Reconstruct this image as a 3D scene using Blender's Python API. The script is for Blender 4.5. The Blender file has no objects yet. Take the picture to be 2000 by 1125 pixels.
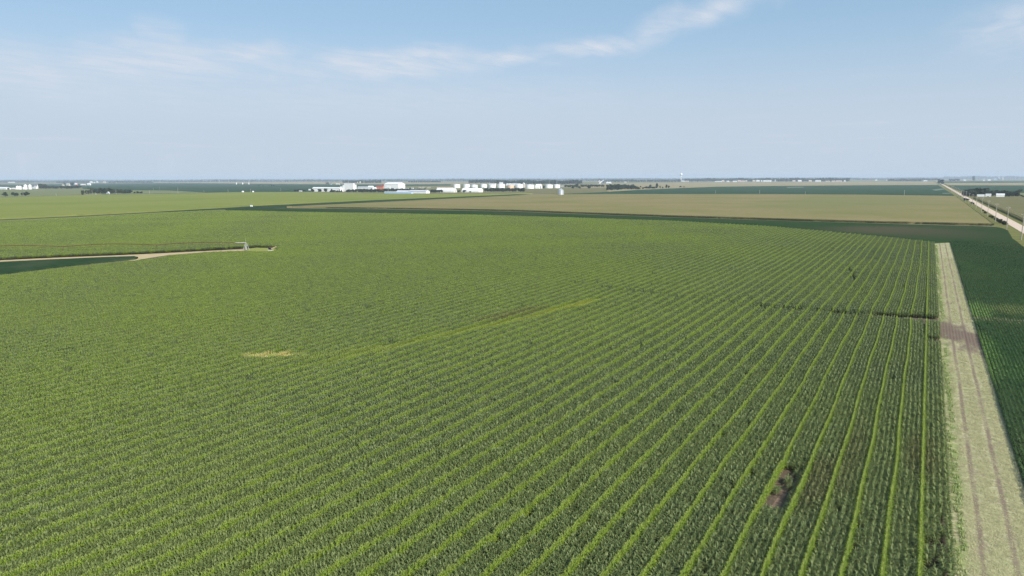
import bpy, math, random
import numpy as np
from mathutils import Matrix, Vector

rnd = random.Random(7)
rng = np.random.default_rng(7)
S = bpy.context.scene
COL = S.collection

# ------------------------------------------------------------------ camera
F, H = 1400.0, 45.0                     # focal length for a 2000 px wide picture, flying height
TH = math.atan((562.5 - 349.3) / F)     # pitch below the horizontal
PH = math.radians(30.01)                # heading left of the row direction (+Y)
RO = math.atan(0.0028)                  # slight roll of the drone
_fh = np.array([-math.sin(PH), math.cos(PH), 0.0])
_rt = np.array([math.cos(PH), math.sin(PH), 0.0])
_up = np.array([0.0, 0.0, 1.0])
FW = _fh * math.cos(TH) - _up * math.sin(TH)
_u0 = _up * math.cos(TH) + _fh * math.sin(TH)
RT = _rt * math.cos(RO) - _u0 * math.sin(RO)
UP = _u0 * math.cos(RO) + _rt * math.sin(RO)
CAM = np.array([0.0, 0.0, H])
cd = bpy.data.cameras.new('camera')
cd.sensor_width = 36.0
cd.lens = 36.0 * F / 2000.0
cd.clip_start = 1.0
cd.clip_end = 150000.0
cam = bpy.data.objects.new('camera', cd)
COL.objects.link(cam)
cam.matrix_world = Matrix(((RT[0], UP[0], -FW[0], 0), (RT[1], UP[1], -FW[1], 0), (RT[2], UP[2], -FW[2], H), (0, 0, 0, 1)))
S.camera = cam

# ------------------------------------------------------------------ light, sky, exposure
SUN_AZ, SUN_EL = math.radians(114), math.radians(37)    # azimuth clockwise from +Y
sl = bpy.data.lights.new('sun', 'SUN')
sl.energy = 4.2
sl.angle = math.radians(0.53)
sl.color = (1.0, 0.955, 0.87)
sun = bpy.data.objects.new('sun', sl)
COL.objects.link(sun)
_sd = Vector((math.sin(SUN_AZ) * math.cos(SUN_EL), math.cos(SUN_AZ) * math.cos(SUN_EL), math.sin(SUN_EL)))
sun.rotation_euler = (-_sd).to_track_quat('-Z', 'Y').to_euler()

S.view_settings.view_transform = 'Standard'
S.view_settings.look = 'None'
S.view_settings.exposure = 0.65
S.view_settings.gamma = 1.0
S.view_settings.use_curve_mapping = False
S.cycles.max_bounces = 5
S.cycles.diffuse_bounces = 3
S.cycles.glossy_bounces = 2
S.cycles.transmission_bounces = 3
S.cycles.transparent_max_bounces = 6
S.cycles.volume_bounces = 0
S.cycles.use_denoising = True
S.cycles.denoiser = 'OPENIMAGEDENOISE'
S.cycles.denoising_input_passes = 'RGB_ALBEDO_NORMAL'
S.cycles.denoising_prefilter = 'NONE'
S.cycles.caustics_reflective = False
S.cycles.caustics_refractive = False

world = bpy.data.worlds.new('World')
S.world = world
world.use_nodes = True
WN, WL = world.node_tree.nodes, world.node_tree.links
WN.clear()


def wnode(t, **kw):
    n = WN.new(t)
    for k, v in kw.items():
        setattr(n, k, v)
    return n


def wmath(op, a, b=None, c=None, clamp=False):
    n = wnode('ShaderNodeMath', operation=op, use_clamp=clamp)
    for i, v in enumerate((a, b, c)):
        if v is None:
            continue
        if isinstance(v, (int, float)):
            n.inputs[i].default_value = v
        else:
            WL.new(v, n.inputs[i])
    return n.outputs[0]


sky = wnode('ShaderNodeTexSky', sky_type='NISHITA')
sky.sun_disc = False
sky.sun_elevation = SUN_EL
sky.sun_rotation = SUN_AZ
sky.air_density = 1.0
sky.dust_density = 0.6
sky.ozone_density = 2.2
sky.altitude = 500
hs = wnode('ShaderNodeHueSaturation')
hs.inputs['Saturation'].default_value = 0.86
hs.inputs['Value'].default_value = 1.0
WL.new(sky.outputs[0], hs.inputs['Color'])
tc = wnode('ShaderNodeTexCoord')
sep = wnode('ShaderNodeSeparateXYZ')
WL.new(tc.outputs['Generated'], sep.inputs[0])
dx, dy, dz = sep.outputs
zc = wmath('MAXIMUM', dz, 0.03)
px_, py_ = wmath('DIVIDE', dx, zc), wmath('DIVIDE', dy, zc)
plane = wnode('ShaderNodeCombineXYZ')
WL.new(px_, plane.inputs[0]); WL.new(py_, plane.inputs[1])
azel = wnode('ShaderNodeCombineXYZ')
WL.new(wmath('ARCTAN2', dx, dy), azel.inputs[0])
WL.new(wmath('ARCSINE', dz), azel.inputs[1])
# warp of the cloud shapes
wn = wnode('ShaderNodeTexNoise'); wn.inputs['Scale'].default_value = 14.0; wn.inputs['Detail'].default_value = 5.0
WL.new(azel.outputs[0], wn.inputs['Vector'])
wv = wnode('ShaderNodeVectorMath', operation='SUBTRACT'); WL.new(wn.outputs['Color'], wv.inputs[0]); wv.inputs[1].default_value = (.5, .5, .5)
ws = wnode('ShaderNodeVectorMath', operation='MULTIPLY'); WL.new(wv.outputs[0], ws.inputs[0]); ws.inputs[1].default_value = (.10, .035, 0)
wa = wnode('ShaderNodeVectorMath', operation='ADD'); WL.new(azel.outputs[0], wa.inputs[0]); WL.new(ws.outputs[0], wa.inputs[1])


def sky_dir(x, y):
    d = FW * F + RT * (x - 1000) - UP * (y - 562.5)
    d = d / np.linalg.norm(d)
    return math.atan2(d[0], d[1]), math.asin(d[2])


# thin cloud banks: centre (picture), half width, half height, tilt, density
banks = [(760, 128, 330, 46, 2, 1.0), (860, 112, 170, 30, 3, .75), (1150, 92, 170, 26, 5, .95), (1300, 45, 120, 40, 16, .8),
         (1400, 20, 150, 34, 10, .85), (330, 125, 380, 64, 3, .8), (60, 140, 220, 76, 0, .75), (985, 112, 130, 26, 5, .8), (340, 75, 70, 40, -30, .55), (500, 102, 110, 28, 0, .8),
         (1990, 45, 150, 65, 10, .6), (700, 190, 900, 70, 0, .34), (250, 180, 420, 60, 0, .4)]
acc = None
for (x, y, hw, hh, tilt, den) in banks:
    az, el = sky_dir(x, y)
    mp = wnode('ShaderNodeMapping', vector_type='TEXTURE')
    mp.inputs['Location'].default_value = (az, el, 0)
    mp.inputs['Rotation'].default_value = (0, 0, math.radians(tilt))
    mp.inputs['Scale'].default_value = (hw / F * .93, hh / F, 1)
    WL.new(wa.outputs[0], mp.inputs['Vector'])
    ln = wnode('ShaderNodeVectorMath', operation='LENGTH'); WL.new(mp.outputs[0], ln.inputs[0])
    mr = wnode('ShaderNodeMapRange', interpolation_type='SMOOTHSTEP')
    mr.inputs['From Min'].default_value = 1.0; mr.inputs['From Max'].default_value = 0.0
    mr.inputs['To Min'].default_value = 0.0; mr.inputs['To Max'].default_value = den
    WL.new(ln.outputs['Value'], mr.inputs['Value'])
    acc = mr.outputs[0] if acc is None else wmath('MAXIMUM', acc, mr.outputs[0])
# wisps: fine streaky noise on the cloud plane
mp = wnode('ShaderNodeMapping'); mp.inputs['Scale'].default_value = (2.2, 1.0, 1); mp.inputs['Rotation'].default_value = (0, 0, math.radians(20))
WL.new(plane.outputs[0], mp.inputs['Vector'])
n1 = wnode('ShaderNodeTexNoise'); n1.inputs['Scale'].default_value = 1.5; n1.inputs['Detail'].default_value = 9.0; n1.inputs['Roughness'].default_value = .62
n1.inputs['Distortion'].default_value = .5
WL.new(mp.outputs[0], n1.inputs['Vector'])
# the rest of the sky carries the same thin wisps
n2 = wnode('ShaderNodeTexNoise'); n2.inputs['Scale'].default_value = .45; n2.inputs['Detail'].default_value = 3.0
WL.new(plane.outputs[0], n2.inputs['Vector'])
bg = wnode('ShaderNodeMapRange', interpolation_type='SMOOTHSTEP'); bg.inputs['From Min'].default_value = .52; bg.inputs['From Max'].default_value = .8
bg.inputs['To Max'].default_value = .35
WL.new(n2.outputs['Fac'], bg.inputs['Value'])
acc = wmath('MAXIMUM', acc, bg.outputs[0])
wr = wnode('ShaderNodeMapRange'); wr.inputs['From Min'].default_value = .36; wr.inputs['From Max'].default_value = .62
WL.new(n1.outputs['Fac'], wr.inputs['Value'])
wisp = wmath('ADD', wmath('MULTIPLY', wr.outputs[0], .8), .38)
dens = wmath('MULTIPLY', wmath('MULTIPLY', acc, wisp), 1.0, clamp=True)
hzr = wnode('ShaderNodeMapRange', interpolation_type='SMOOTHERSTEP')        # summer haze whitening the sky toward the horizon, the same all round
hzr.inputs['From Min'].default_value = .245; hzr.inputs['From Max'].default_value = .02; hzr.inputs['To Max'].default_value = .96
WL.new(dz, hzr.inputs['Value'])
hzm = wnode('ShaderNodeMix', data_type='RGBA'); WL.new(hzr.outputs[0], hzm.inputs['Factor'])
upm = wnode('ShaderNodeMix', data_type='RGBA'); upm.inputs['Factor'].default_value = .62; WL.new(hs.outputs[0], upm.inputs['A'])
upm.inputs['B'].default_value = (2.95, 4.85, 6.75, 1)
WL.new(upm.outputs['Result'], hzm.inputs['A'])
hzm.inputs['B'].default_value = (4.75, 5.5, 6.45, 1)
mx = wnode('ShaderNodeMix', data_type='RGBA')
WL.new(dens, mx.inputs['Factor']); WL.new(hzm.outputs['Result'], mx.inputs['A'])
mx.inputs['B'].default_value = (5.7, 6.2, 7.0, 1)
bgn = wnode('ShaderNodeBackground'); bgn.inputs['Strength'].default_value = 0.075
WL.new(mx.outputs['Result'], bgn.inputs['Color'])
wo = wnode('ShaderNodeOutputWorld'); WL.new(bgn.outputs[0], wo.inputs[0])


# ------------------------------------------------------------------ helpers
def at(x, y, z=0.0):
    """ground point seen at picture position x, y (2000 x 1125), at height z"""
    d = FW * F + RT * (x - 1000) - UP * (y - 562.5)
    return CAM + d * ((z - H) / d[2])


def pr(p):
    q = np.asarray(p, float) - CAM
    w = q @ FW
    return 1000 + F * (q @ RT) / w, 562.5 - F * (q @ UP) / w


def height(x, yb, yt):
    """height of something standing at picture x, yb whose top shows at yt"""
    p = at(x, yb)
    lo, hi = 0.0, 400.0
    for _ in range(40):
        m = (lo + hi) / 2
        if pr((p[0], p[1], m))[1] > yt:
            lo = m
        else:
            hi = m
    return lo


def tag(o, label=None, cat=None, group=None, kind=None):
    if label: o['label'] = label
    if cat: o['category'] = cat
    if group: o['group'] = group
    if kind: o['kind'] = kind
    return o


def thing(name, label, cat, loc, group=None, rz=0.0):
    o = bpy.data.objects.new(name, None)
    o.empty_display_size = 1.0
    COL.objects.link(o)
    o.location = tuple(float(v) for v in loc)
    o.rotation_euler = (0, 0, rz)
    return tag(o, label, cat, group)


class MB:
    def __init__(s): s.v, s.f = [], []

    def add(s, v, f):
        k = len(s.v); s.v += [tuple(map(float, q)) for q in v]; s.f += [tuple(i + k for i in q) for q in f]; return s

    def box(s, x0, x1, y0, y1, z0, z1):
        return s.add([(x0, y0, z0), (x1, y0, z0), (x1, y1, z0), (x0, y1, z0), (x0, y0, z1), (x1, y0, z1), (x1, y1, z1), (x0, y1, z1)],
                     [(0, 3, 2, 1), (4, 5, 6, 7), (0, 1, 5, 4), (1, 2, 6, 5), (2, 3, 7, 6), (3, 0, 4, 7)])

    def lathe(s, prof, n=24, cx=0, cy=0):
        v, f = [], []
        for (r, z) in prof:
            for i in range(n):
                a = 2 * math.pi * i / n
                v.append((cx + r * math.cos(a), cy + r * math.sin(a), z))
        for j in range(len(prof) - 1):
            for i in range(n):
                k = (i + 1) % n
                f.append((j * n + i, j * n + k, (j + 1) * n + k, (j + 1) * n + i))
        f.append(tuple(range(n - 1, -1, -1))); f.append(tuple((len(prof) - 1) * n + i for i in range(n)))
        return s.add(v, f)

    def tube(s, p, q, r0, r1=None, n=6):
        r1 = r0 if r1 is None else r1
        p, q = Vector(p), Vector(q)
        d = (q - p).normalized()
        a = d.orthogonal().normalized(); b = d.cross(a)
        v = []
        for (c, r) in ((p, r0), (q, r1)):
            for i in range(n):
                t = 2 * math.pi * i / n
                v.append(c + a * (r * math.cos(t)) + b * (r * math.sin(t)))
        f = [(i, (i + 1) % n, n + (i + 1) % n, n + i) for i in range(n)] + [tuple(range(n - 1, -1, -1)), tuple(range(n, 2 * n))]
        return s.add(v, f)

    def mesh(s, name, m):
        me = bpy.data.meshes.new(name)
        me.from_pydata(s.v, [], s.f)
        me.materials.append(m)
        me.update()
        return me


def obj(name, mb, m, parent=None, smooth=False):
    me = mb.mesh(name, m) if isinstance(mb, MB) else mb
    if smooth: me.shade_smooth()
    o = bpy.data.objects.new(name, me)
    COL.objects.link(o)
    if parent is not None: o.parent = parent
    return o


# ------------------------------------------------------------------ materials
def M(name, col, rough=.7, col2=None, scale=1.0, detail=4.0, spec=.3, bump=0.0, metal=0.0, stretch=None, lo=.35, hi=.65, transl=0.0, tcol=None, obvar=0.0):
    m = bpy.data.materials.new(name); m.use_nodes = True
    N, L = m.node_tree.nodes, m.node_tree.links
    b = N['Principled BSDF']
    b.inputs['Roughness'].default_value = rough
    b.inputs['Specular IOR Level'].default_value = spec
    b.inputs['Metallic'].default_value = metal
    b.inputs['Base Color'].default_value = (*col, 1)
    c_out = None
    if col2 is not None:
        g = N.new('ShaderNodeNewGeometry')
        src = g.outputs['Position']
        if stretch:
            mp_ = N.new('ShaderNodeMapping'); mp_.inputs['Scale'].default_value = stretch
            L.new(src, mp_.inputs['Vector']); src = mp_.outputs[0]
        n = N.new('ShaderNodeTexNoise'); n.inputs['Scale'].default_value = scale; n.inputs['Detail'].default_value = detail
        n.inputs['Roughness'].default_value = .6
        L.new(src, n.inputs['Vector'])
        r = N.new('ShaderNodeMapRange'); r.inputs['From Min'].default_value = lo; r.inputs['From Max'].default_value = hi
        L.new(n.outputs['Fac'], r.inputs['Value'])
        x = N.new('ShaderNodeMix'); x.data_type = 'RGBA'
        x.inputs['A'].default_value = (*col, 1); x.inputs['B'].default_value = (*col2, 1)
        L.new(r.outputs[0], x.inputs['Factor'])
        c_out = x.outputs['Result']
        L.new(c_out, b.inputs['Base Color'])
        if bump:
            bp = N.new('ShaderNodeBump'); bp.inputs['Strength'].default_value = bump; bp.inputs['Distance'].default_value = 1.0
            L.new(n.outputs['Fac'], bp.inputs['Height']); L.new(bp.outputs[0], b.inputs['Normal'])
    if transl:
        t = N.new('ShaderNodeBsdfTranslucent'); t.inputs['Color'].default_value = (*(tcol or col), 1)
        a = N.new('ShaderNodeMixShader'); a.inputs[0].default_value = transl
        L.new(b.outputs[0], a.inputs[1]); L.new(t.outputs[0], a.inputs[2])
        L.new(a.outputs[0], N['Material Output'].inputs[0])
    return m


def crop_mat(name, colors, patches=(), rough=.5, spec=.35, transl=.3, fine=.9, broad=.012, leafy=True):
    """leaf or canopy colour: two noises in world position, and weathered patches (stressed, straw or lush plants) that stay where they grow.
    patches: (x, y, rx, ry, rot, colour, strength)"""
    m = bpy.data.materials.new(name); m.use_nodes = True
    N, L = m.node_tree.nodes, m.node_tree.links
    b = N['Principled BSDF']
    b.inputs['Roughness'].default_value = rough; b.inputs['Specular IOR Level'].default_value = spec
    g = N.new('ShaderNodeNewGeometry')

    def noise(sc, det=3.0, lo=.35, hi=.65):
        n = N.new('ShaderNodeTexNoise'); n.inputs['Scale'].default_value = sc; n.inputs['Detail'].default_value = det
        L.new(g.outputs['Position'], n.inputs['Vector'])
        r = N.new('ShaderNodeMapRange'); r.inputs['From Min'].default_value = lo; r.inputs['From Max'].default_value = hi
        L.new(n.outputs['Fac'], r.inputs['Value'])
        return r.outputs[0]

    def mixc(fac, a, bcol):
        x = N.new('ShaderNodeMix'); x.data_type = 'RGBA'
        for sock, v in ((x.inputs['Factor'], fac), (x.inputs['A'], a), (x.inputs['B'], bcol)):
            if isinstance(v, (tuple, list)): sock.default_value = (*v, 1)
            elif isinstance(v, float): sock.default_value = v
            else: L.new(v, sock)
        return x.outputs['Result']
    c = mixc(noise(fine), colors[0], colors[1])
    if len(colors) > 2:
        c = mixc(noise(broad, 4.0, .42, .7), c, colors[2])
    for (x0, y0, rx, ry, rot, pc, st) in patches:
        mp_ = N.new('ShaderNodeMapping'); mp_.vector_type = 'TEXTURE'
        mp_.inputs['Location'].default_value = (x0, y0, 0); mp_.inputs['Rotation'].default_value = (0, 0, rot); mp_.inputs['Scale'].default_value = (rx, ry, 1e4)
        nn = N.new('ShaderNodeTexNoise'); nn.inputs['Scale'].default_value = .35; nn.inputs['Detail'].default_value = 3
        L.new(g.outputs['Position'], nn.inputs['Vector'])
        L.new(g.outputs['Position'], mp_.inputs['Vector'])
        ln_ = N.new('ShaderNodeVectorMath'); ln_.operation = 'LENGTH'; L.new(mp_.outputs[0], ln_.inputs[0])
        ad = N.new('ShaderNodeMath'); ad.operation = 'MULTIPLY_ADD'; L.new(nn.outputs['Fac'], ad.inputs[0]); ad.inputs[1].default_value = .9
        L.new(ln_.outputs['Value'], ad.inputs[2])
        r = N.new('ShaderNodeMapRange'); r.interpolation_type = 'SMOOTHSTEP'
        r.inputs['From Min'].default_value = 1.55; r.inputs['From Max'].default_value = .8; r.inputs['To Max'].default_value = st
        L.new(ad.outputs[0], r.inputs['Value'])
        c = mixc(r.outputs[0], c, pc)
    L.new(c, b.inputs['Base Color'])
    if transl:
        t = N.new('ShaderNodeBsdfTranslucent'); L.new(c, t.inputs['Color'])
        a = N.new('ShaderNodeMixShader'); a.inputs[0].default_value = transl
        L.new(b.outputs[0], a.inputs[1]); L.new(t.outputs[0], a.inputs[2])
        L.new(a.outputs[0], N['Material Output'].inputs[0])
    return m


W = lambda x, y, z=2.0: at(x, y, z)[:2]
p_straw = W(530, 687); p_y1 = W(1120, 592); p_y2 = W(1000, 622); p_y3 = W(820, 660); p_br = W(1590, 930); p_br2 = W(1000, 610)
p_b3 = W(1660, 880); p_b4 = W(1800, 880)
_yr = math.atan2((W(1180, 571) - W(640, 690))[1], (W(1180, 571) - W(640, 690))[0])
PATCH = [(*p_straw, 9, 3.0, math.radians(35), (.60, .53, .21), .95),
         (*p_y1, 24, 3.0, _yr, (.36, .385, .06), .85), (*p_y2, 24, 2.6, _yr, (.32, .36, .06), .75), (*p_y3, 44, 2.6, _yr, (.28, .33, .06), .75), (*W(690, 681), 30, 2.4, _yr - .25, (.26, .31, .06), .6),
         (*p_br2, 22, 5, _yr, (.15, .12, .05), .5), (*p_br, 3.5, 14, 0, (.13, .12, .045), .55), (*p_b3, 2.5, 22, 0, (.12, .11, .04), .4), (*p_b4, 3, 14, 0, (.13, .11, .04), .5)]
m_fem = crop_mat('corn_leaf', [(.074, .107, .034), (.212, .252, .098), (.166, .208, .060)], PATCH, rough=.55, spec=.3, transl=.28, fine=1.7)
m_male = crop_mat('male_corn_leaf', [(.195, .288, .035), (.315, .402, .062), (.255, .345, .048)], PATCH[:6], rough=.55, spec=.25, transl=.35, fine=1.7)
m_tas = M('tassel', (.30, .35, .09), .8, (.24, .31, .06), 3.0)
m_soil = M('field_soil', (.075, .055, .038), .95, (.12, .09, .06), .8, bump=.4)
m_soy = crop_mat('soybean_leaf', [(.020, .054, .013), (.050, .098, .022), (.056, .098, .022)],
                 [(*W(1985, 604, .8), 10, 14, 0, (.20, .24, .07), .8), (*W(1912, 606, .8), 5.5, 26, 0, (.17, .27, .06), .95), (*W(1922, 690, .8), 4.5, 38, 0, (.14, .23, .05), .9),
                  (*W(1960, 625, .8), 14, 5, 0, (.24, .22, .12), .8), (*W(1975, 720, .8), 5, 12, 0, (.09, .16, .04), .6), (*W(1900, 520, .8), 6, 40, .2, (.07, .12, .03), .6)], rough=.5, transl=.15, broad=.02)
m_soy_far = crop_mat('soybean_canopy', [(.019, .044, .016), (.028, .056, .020), (.040, .054, .026)],
                     [(*W(1750, 449, .8), 60, 70, 0, (.066, .064, .038), .95), (*W(1850, 455, .8), 45, 60, 0, (.05, .056, .032), .6)], rough=.8, spec=0.0, transl=0, fine=.25, broad=.01)
m_wedge = crop_mat('wedge_canopy', [(.018, .042, .020), (.028, .055, .024), (.05, .066, .036)], rough=.8, spec=0.0, transl=0, fine=.2, broad=.03)
m_corn_far = crop_mat('far_corn_canopy', [(.170, .190, .054), (.195, .212, .062), (.150, .185, .046)], rough=.8, spec=0.0, transl=0, fine=.15, broad=.006)
m_tanf = crop_mat('tasselled_corn_canopy', [(.190, .165, .078), (.225, .185, .095), (.158, .158, .062)],
                  [(*W(1290, 388, 2), 70, 18, .1, (.17, .11, .06), .5), (-120, 1450, 170, 620, 0, (.150, .160, .066), .6), (*W(1500, 424, 2), 60, 40, .1, (.22, .18, .085), .5), (*W(1800, 432, 2), 90, 40, .1, (.22, .19, .09), .5)], rough=.85, spec=0.0, transl=0, fine=.12, broad=.007)
m_grass = M('verge_grass', (.105, .120, .042), .9, (.185, .170, .065), .09, 6, spec=0.0)
m_darkgr = M('dark_grass', (.045, .065, .03), .9, (.08, .095, .04), .05, 6)
m_green_f = M('green_field', (.030, .062, .036), .9, (.040, .074, .042), .004, 6, spec=0.0)
m_green_l = M('pale_green_field', (.140, .160, .080), .9, (.165, .175, .088), .004, 6, spec=0.0)
m_clear = M('clearing_grass', (.19, .22, .055), .95, (.24, .25, .08), .4, spec=0.0)
m_pale = M('pale_wet_patch', (.115, .15, .115), .9, (.14, .17, .13), .02, 4, spec=0.0)
m_tan_f = M('tan_field', (.240, .205, .125), .9, (.27, .235, .13), .003, 6, spec=0.0)
m_brown_f = M('brown_field', (.135, .130, .062), .9, (.16, .145, .075), .01, 6, spec=0.0)
m_plain = M('plain', (.13, .14, .068), .95, (.20, .18, .10), .0012, 7, spec=0.0)
m_dirt = M('dirt_track', (.46, .36, .22), .95, (.36, .29, .17), .25, 6, bump=.2, spec=0.0)
m_gravel = M('road_gravel', (.50, .40, .32), .95, (.56, .45, .37), .3, bump=.1, spec=0.0)
m_white = M('white_steel', (.80, .80, .79), .45, (.74, .74, .74), .06)
m_whiter = M('white_roof', (.72, .72, .73), .5, (.66, .67, .69), .05)
m_gray = M('grey_roof', (.42, .43, .46), .5, (.48, .49, .52), .05)
m_blue = M('pale_blue_cladding', (.45, .58, .72), .5, (.40, .52, .66), .05)
m_peach = M('peach_paint', (.72, .50, .38), .6, (.66, .45, .34), .1)
m_red = M('red_cladding', (.58, .17, .10), .7, (.68, .27, .16), .1)
m_redroof = M('dark_red_roof', (.22, .07, .07), .7, (.28, .1, .09), .1)
m_darkroof = M('slate_roof', (.13, .15, .19), .7, (.17, .19, .23), .2)
m_beige = M('beige_siding', (.50, .45, .36), .8, (.56, .5, .42), .1)
m_pink = M('pinkish_siding', (.55, .44, .40), .8, (.6, .5, .46), .1)
m_galv = M('galvanised_steel', (.62, .64, .67), .35, (.55, .57, .6), .6, metal=.55)
m_zinc = M('weathered_zinc', (.44, .45, .45), .6, (.38, .39, .39), .6, spec=.2)
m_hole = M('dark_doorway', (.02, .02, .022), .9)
m_bark = M('bark', (.075, .06, .048), .95, (.11, .09, .07), 2.0)
m_leafA = crop_mat('tree_leaf', [(.022, .040, .016), (.036, .058, .024), (.030, .052, .018)], rough=.6, spec=.2, transl=.15, fine=.5, broad=.05)
m_leafB = crop_mat('olive_tree_leaf', [(.040, .055, .020), (.055, .070, .028), (.045, .062, .020)], rough=.6, spec=.2, transl=.15, fine=.5, broad=.05)
m_leafC = crop_mat('conifer_leaf', [(.020, .034, .018), (.030, .044, .022), (.024, .040, .018)], rough=.6, spec=.2, transl=.05, fine=.5, broad=.05)
m_pole = M('weathered_pole', (.42, .38, .33), .85, (.34, .30, .26), 1.0)
m_rust = M('rusty_steel', (.085, .050, .034), .85, (.125, .072, .048), 1.5, spec=0.0)
m_tyre = M('tyre_rubber', (.03, .03, .03), .9)


# ------------------------------------------------------------------ fields and ground
def wobble(pts, step=12.0, amp=.8):
    out = []
    n = len(pts)
    for i in range(n):
        a, b = np.array(pts[i], float), np.array(pts[(i + 1) % n], float)
        L_ = np.linalg.norm(b - a)
        k = int(min(60, max(1, L_ / step)))
        for j in range(k):
            p = a + (b - a) * j / k
            if 0 < j: p = p + rng.normal(0, amp, 2)
            out.append(p)
    return out


def slab(name, pts, h, m, label, cat, kind='stuff', z0=0.0, amp=.8, step=12.0, px=True, xmax=None, xmin=None):
    """a field: its canopy (or bare surface) as a low block with a real edge"""
    w = [at(*p)[:2] for p in pts] if px else [np.array(p, float) for p in pts]
    if xmax is not None: w = [np.array([min(p[0], xmax), p[1]]) for p in w]
    if xmin is not None: w = [np.array([max(p[0], xmin), p[1]]) for p in w]
    w = wobble(w, step, amp) if amp else w
    a = sum(w[i][0] * w[(i + 1) % len(w)][1] - w[(i + 1) % len(w)][0] * w[i][1] for i in range(len(w)))
    if a < 0: w = w[::-1]
    n = len(w)
    v = [(p[0], p[1], z0) for p in w] + [(p[0], p[1], h) for p in w]
    from mathutils.geometry import delaunay_2d_cdt
    vv, _, tri, _, _, _ = delaunay_2d_cdt([Vector((p[0] - w[0][0], p[1] - w[0][1])) for p in w], [], [tuple(range(n))], 1, 1e-4)
    extra = [(p.x + w[0][0], p.y + w[0][1], h) for p in vv]
    f = []
    for q in tri:
        A, B, C = (vv[k] for k in q)
        if (B - A).cross(C - A) < 0: q = q[::-1]
        f.append(tuple(k + 2 * n for k in q))
    v += extra
    f += [(i, (i + 1) % n, n + (i + 1) % n, n + i) for i in range(n)]
    mb = MB(); mb.add(v, f)
    o = obj(name, mb, m)
    return tag(o, label, cat, None, kind)


g = MB(); R_ = 45000.0
nn_ = 24
gv = [(-R_ + 2 * R_ * i / nn_, -R_ + 2 * R_ * j / nn_, 0) for j in range(nn_ + 1) for i in range(nn_ + 1)]
g.add(gv, [(j * (nn_ + 1) + i, j * (nn_ + 1) + i + 1, (j + 1) * (nn_ + 1) + i + 1, (j + 1) * (nn_ + 1) + i) for j in range(nn_) for i in range(nn_)])
tag(obj('ground', g, m_plain), 'wide flat farm plain under everything, reaching to the horizon', 'ground', kind='structure')

CORN_FAR = [(1826, 473), (1800, 469), (1700, 459), (1600, 449.5), (1500, 441), (1400, 435.5), (1300, 430.5), (1150, 425.5), (1000, 421), (900, 418.5), (800, 417), (680, 415), (560, 413), (500, 411.5), (440, 410.5),
            (390, 411.5), (300, 416), (150, 424.5), (0, 431.5), (-120, 437)]
corn_poly = [at(x, y, 2)[:2] for x, y in CORN_FAR]
corn_poly[0] = np.array([5.4, 564.0])
corn_poly += [np.array([-640., 150.]), np.array([-420., -60.]), np.array([5.4, -60.])]
slab('field_soil', corn_poly, .004, m_soil, 'brown soil of the big cornfield under the rows', 'soil', 'structure', z0=0, amp=0, px=False)

slab('verge', [(55, -100), (55, 12000), (100, 12000), (100, -100)], .006, m_grass, 'grassy verge on both sides of the gravel road', 'verge', 'structure', amp=0, px=False)
slab('road', [(68.6, -100), (68.6, 14500), (78.4, 14500), (78.4, -100)], .16, m_gravel, 'straight pinkish gravel road running to the horizon on the right', 'road', 'structure', amp=0, px=False)


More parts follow.
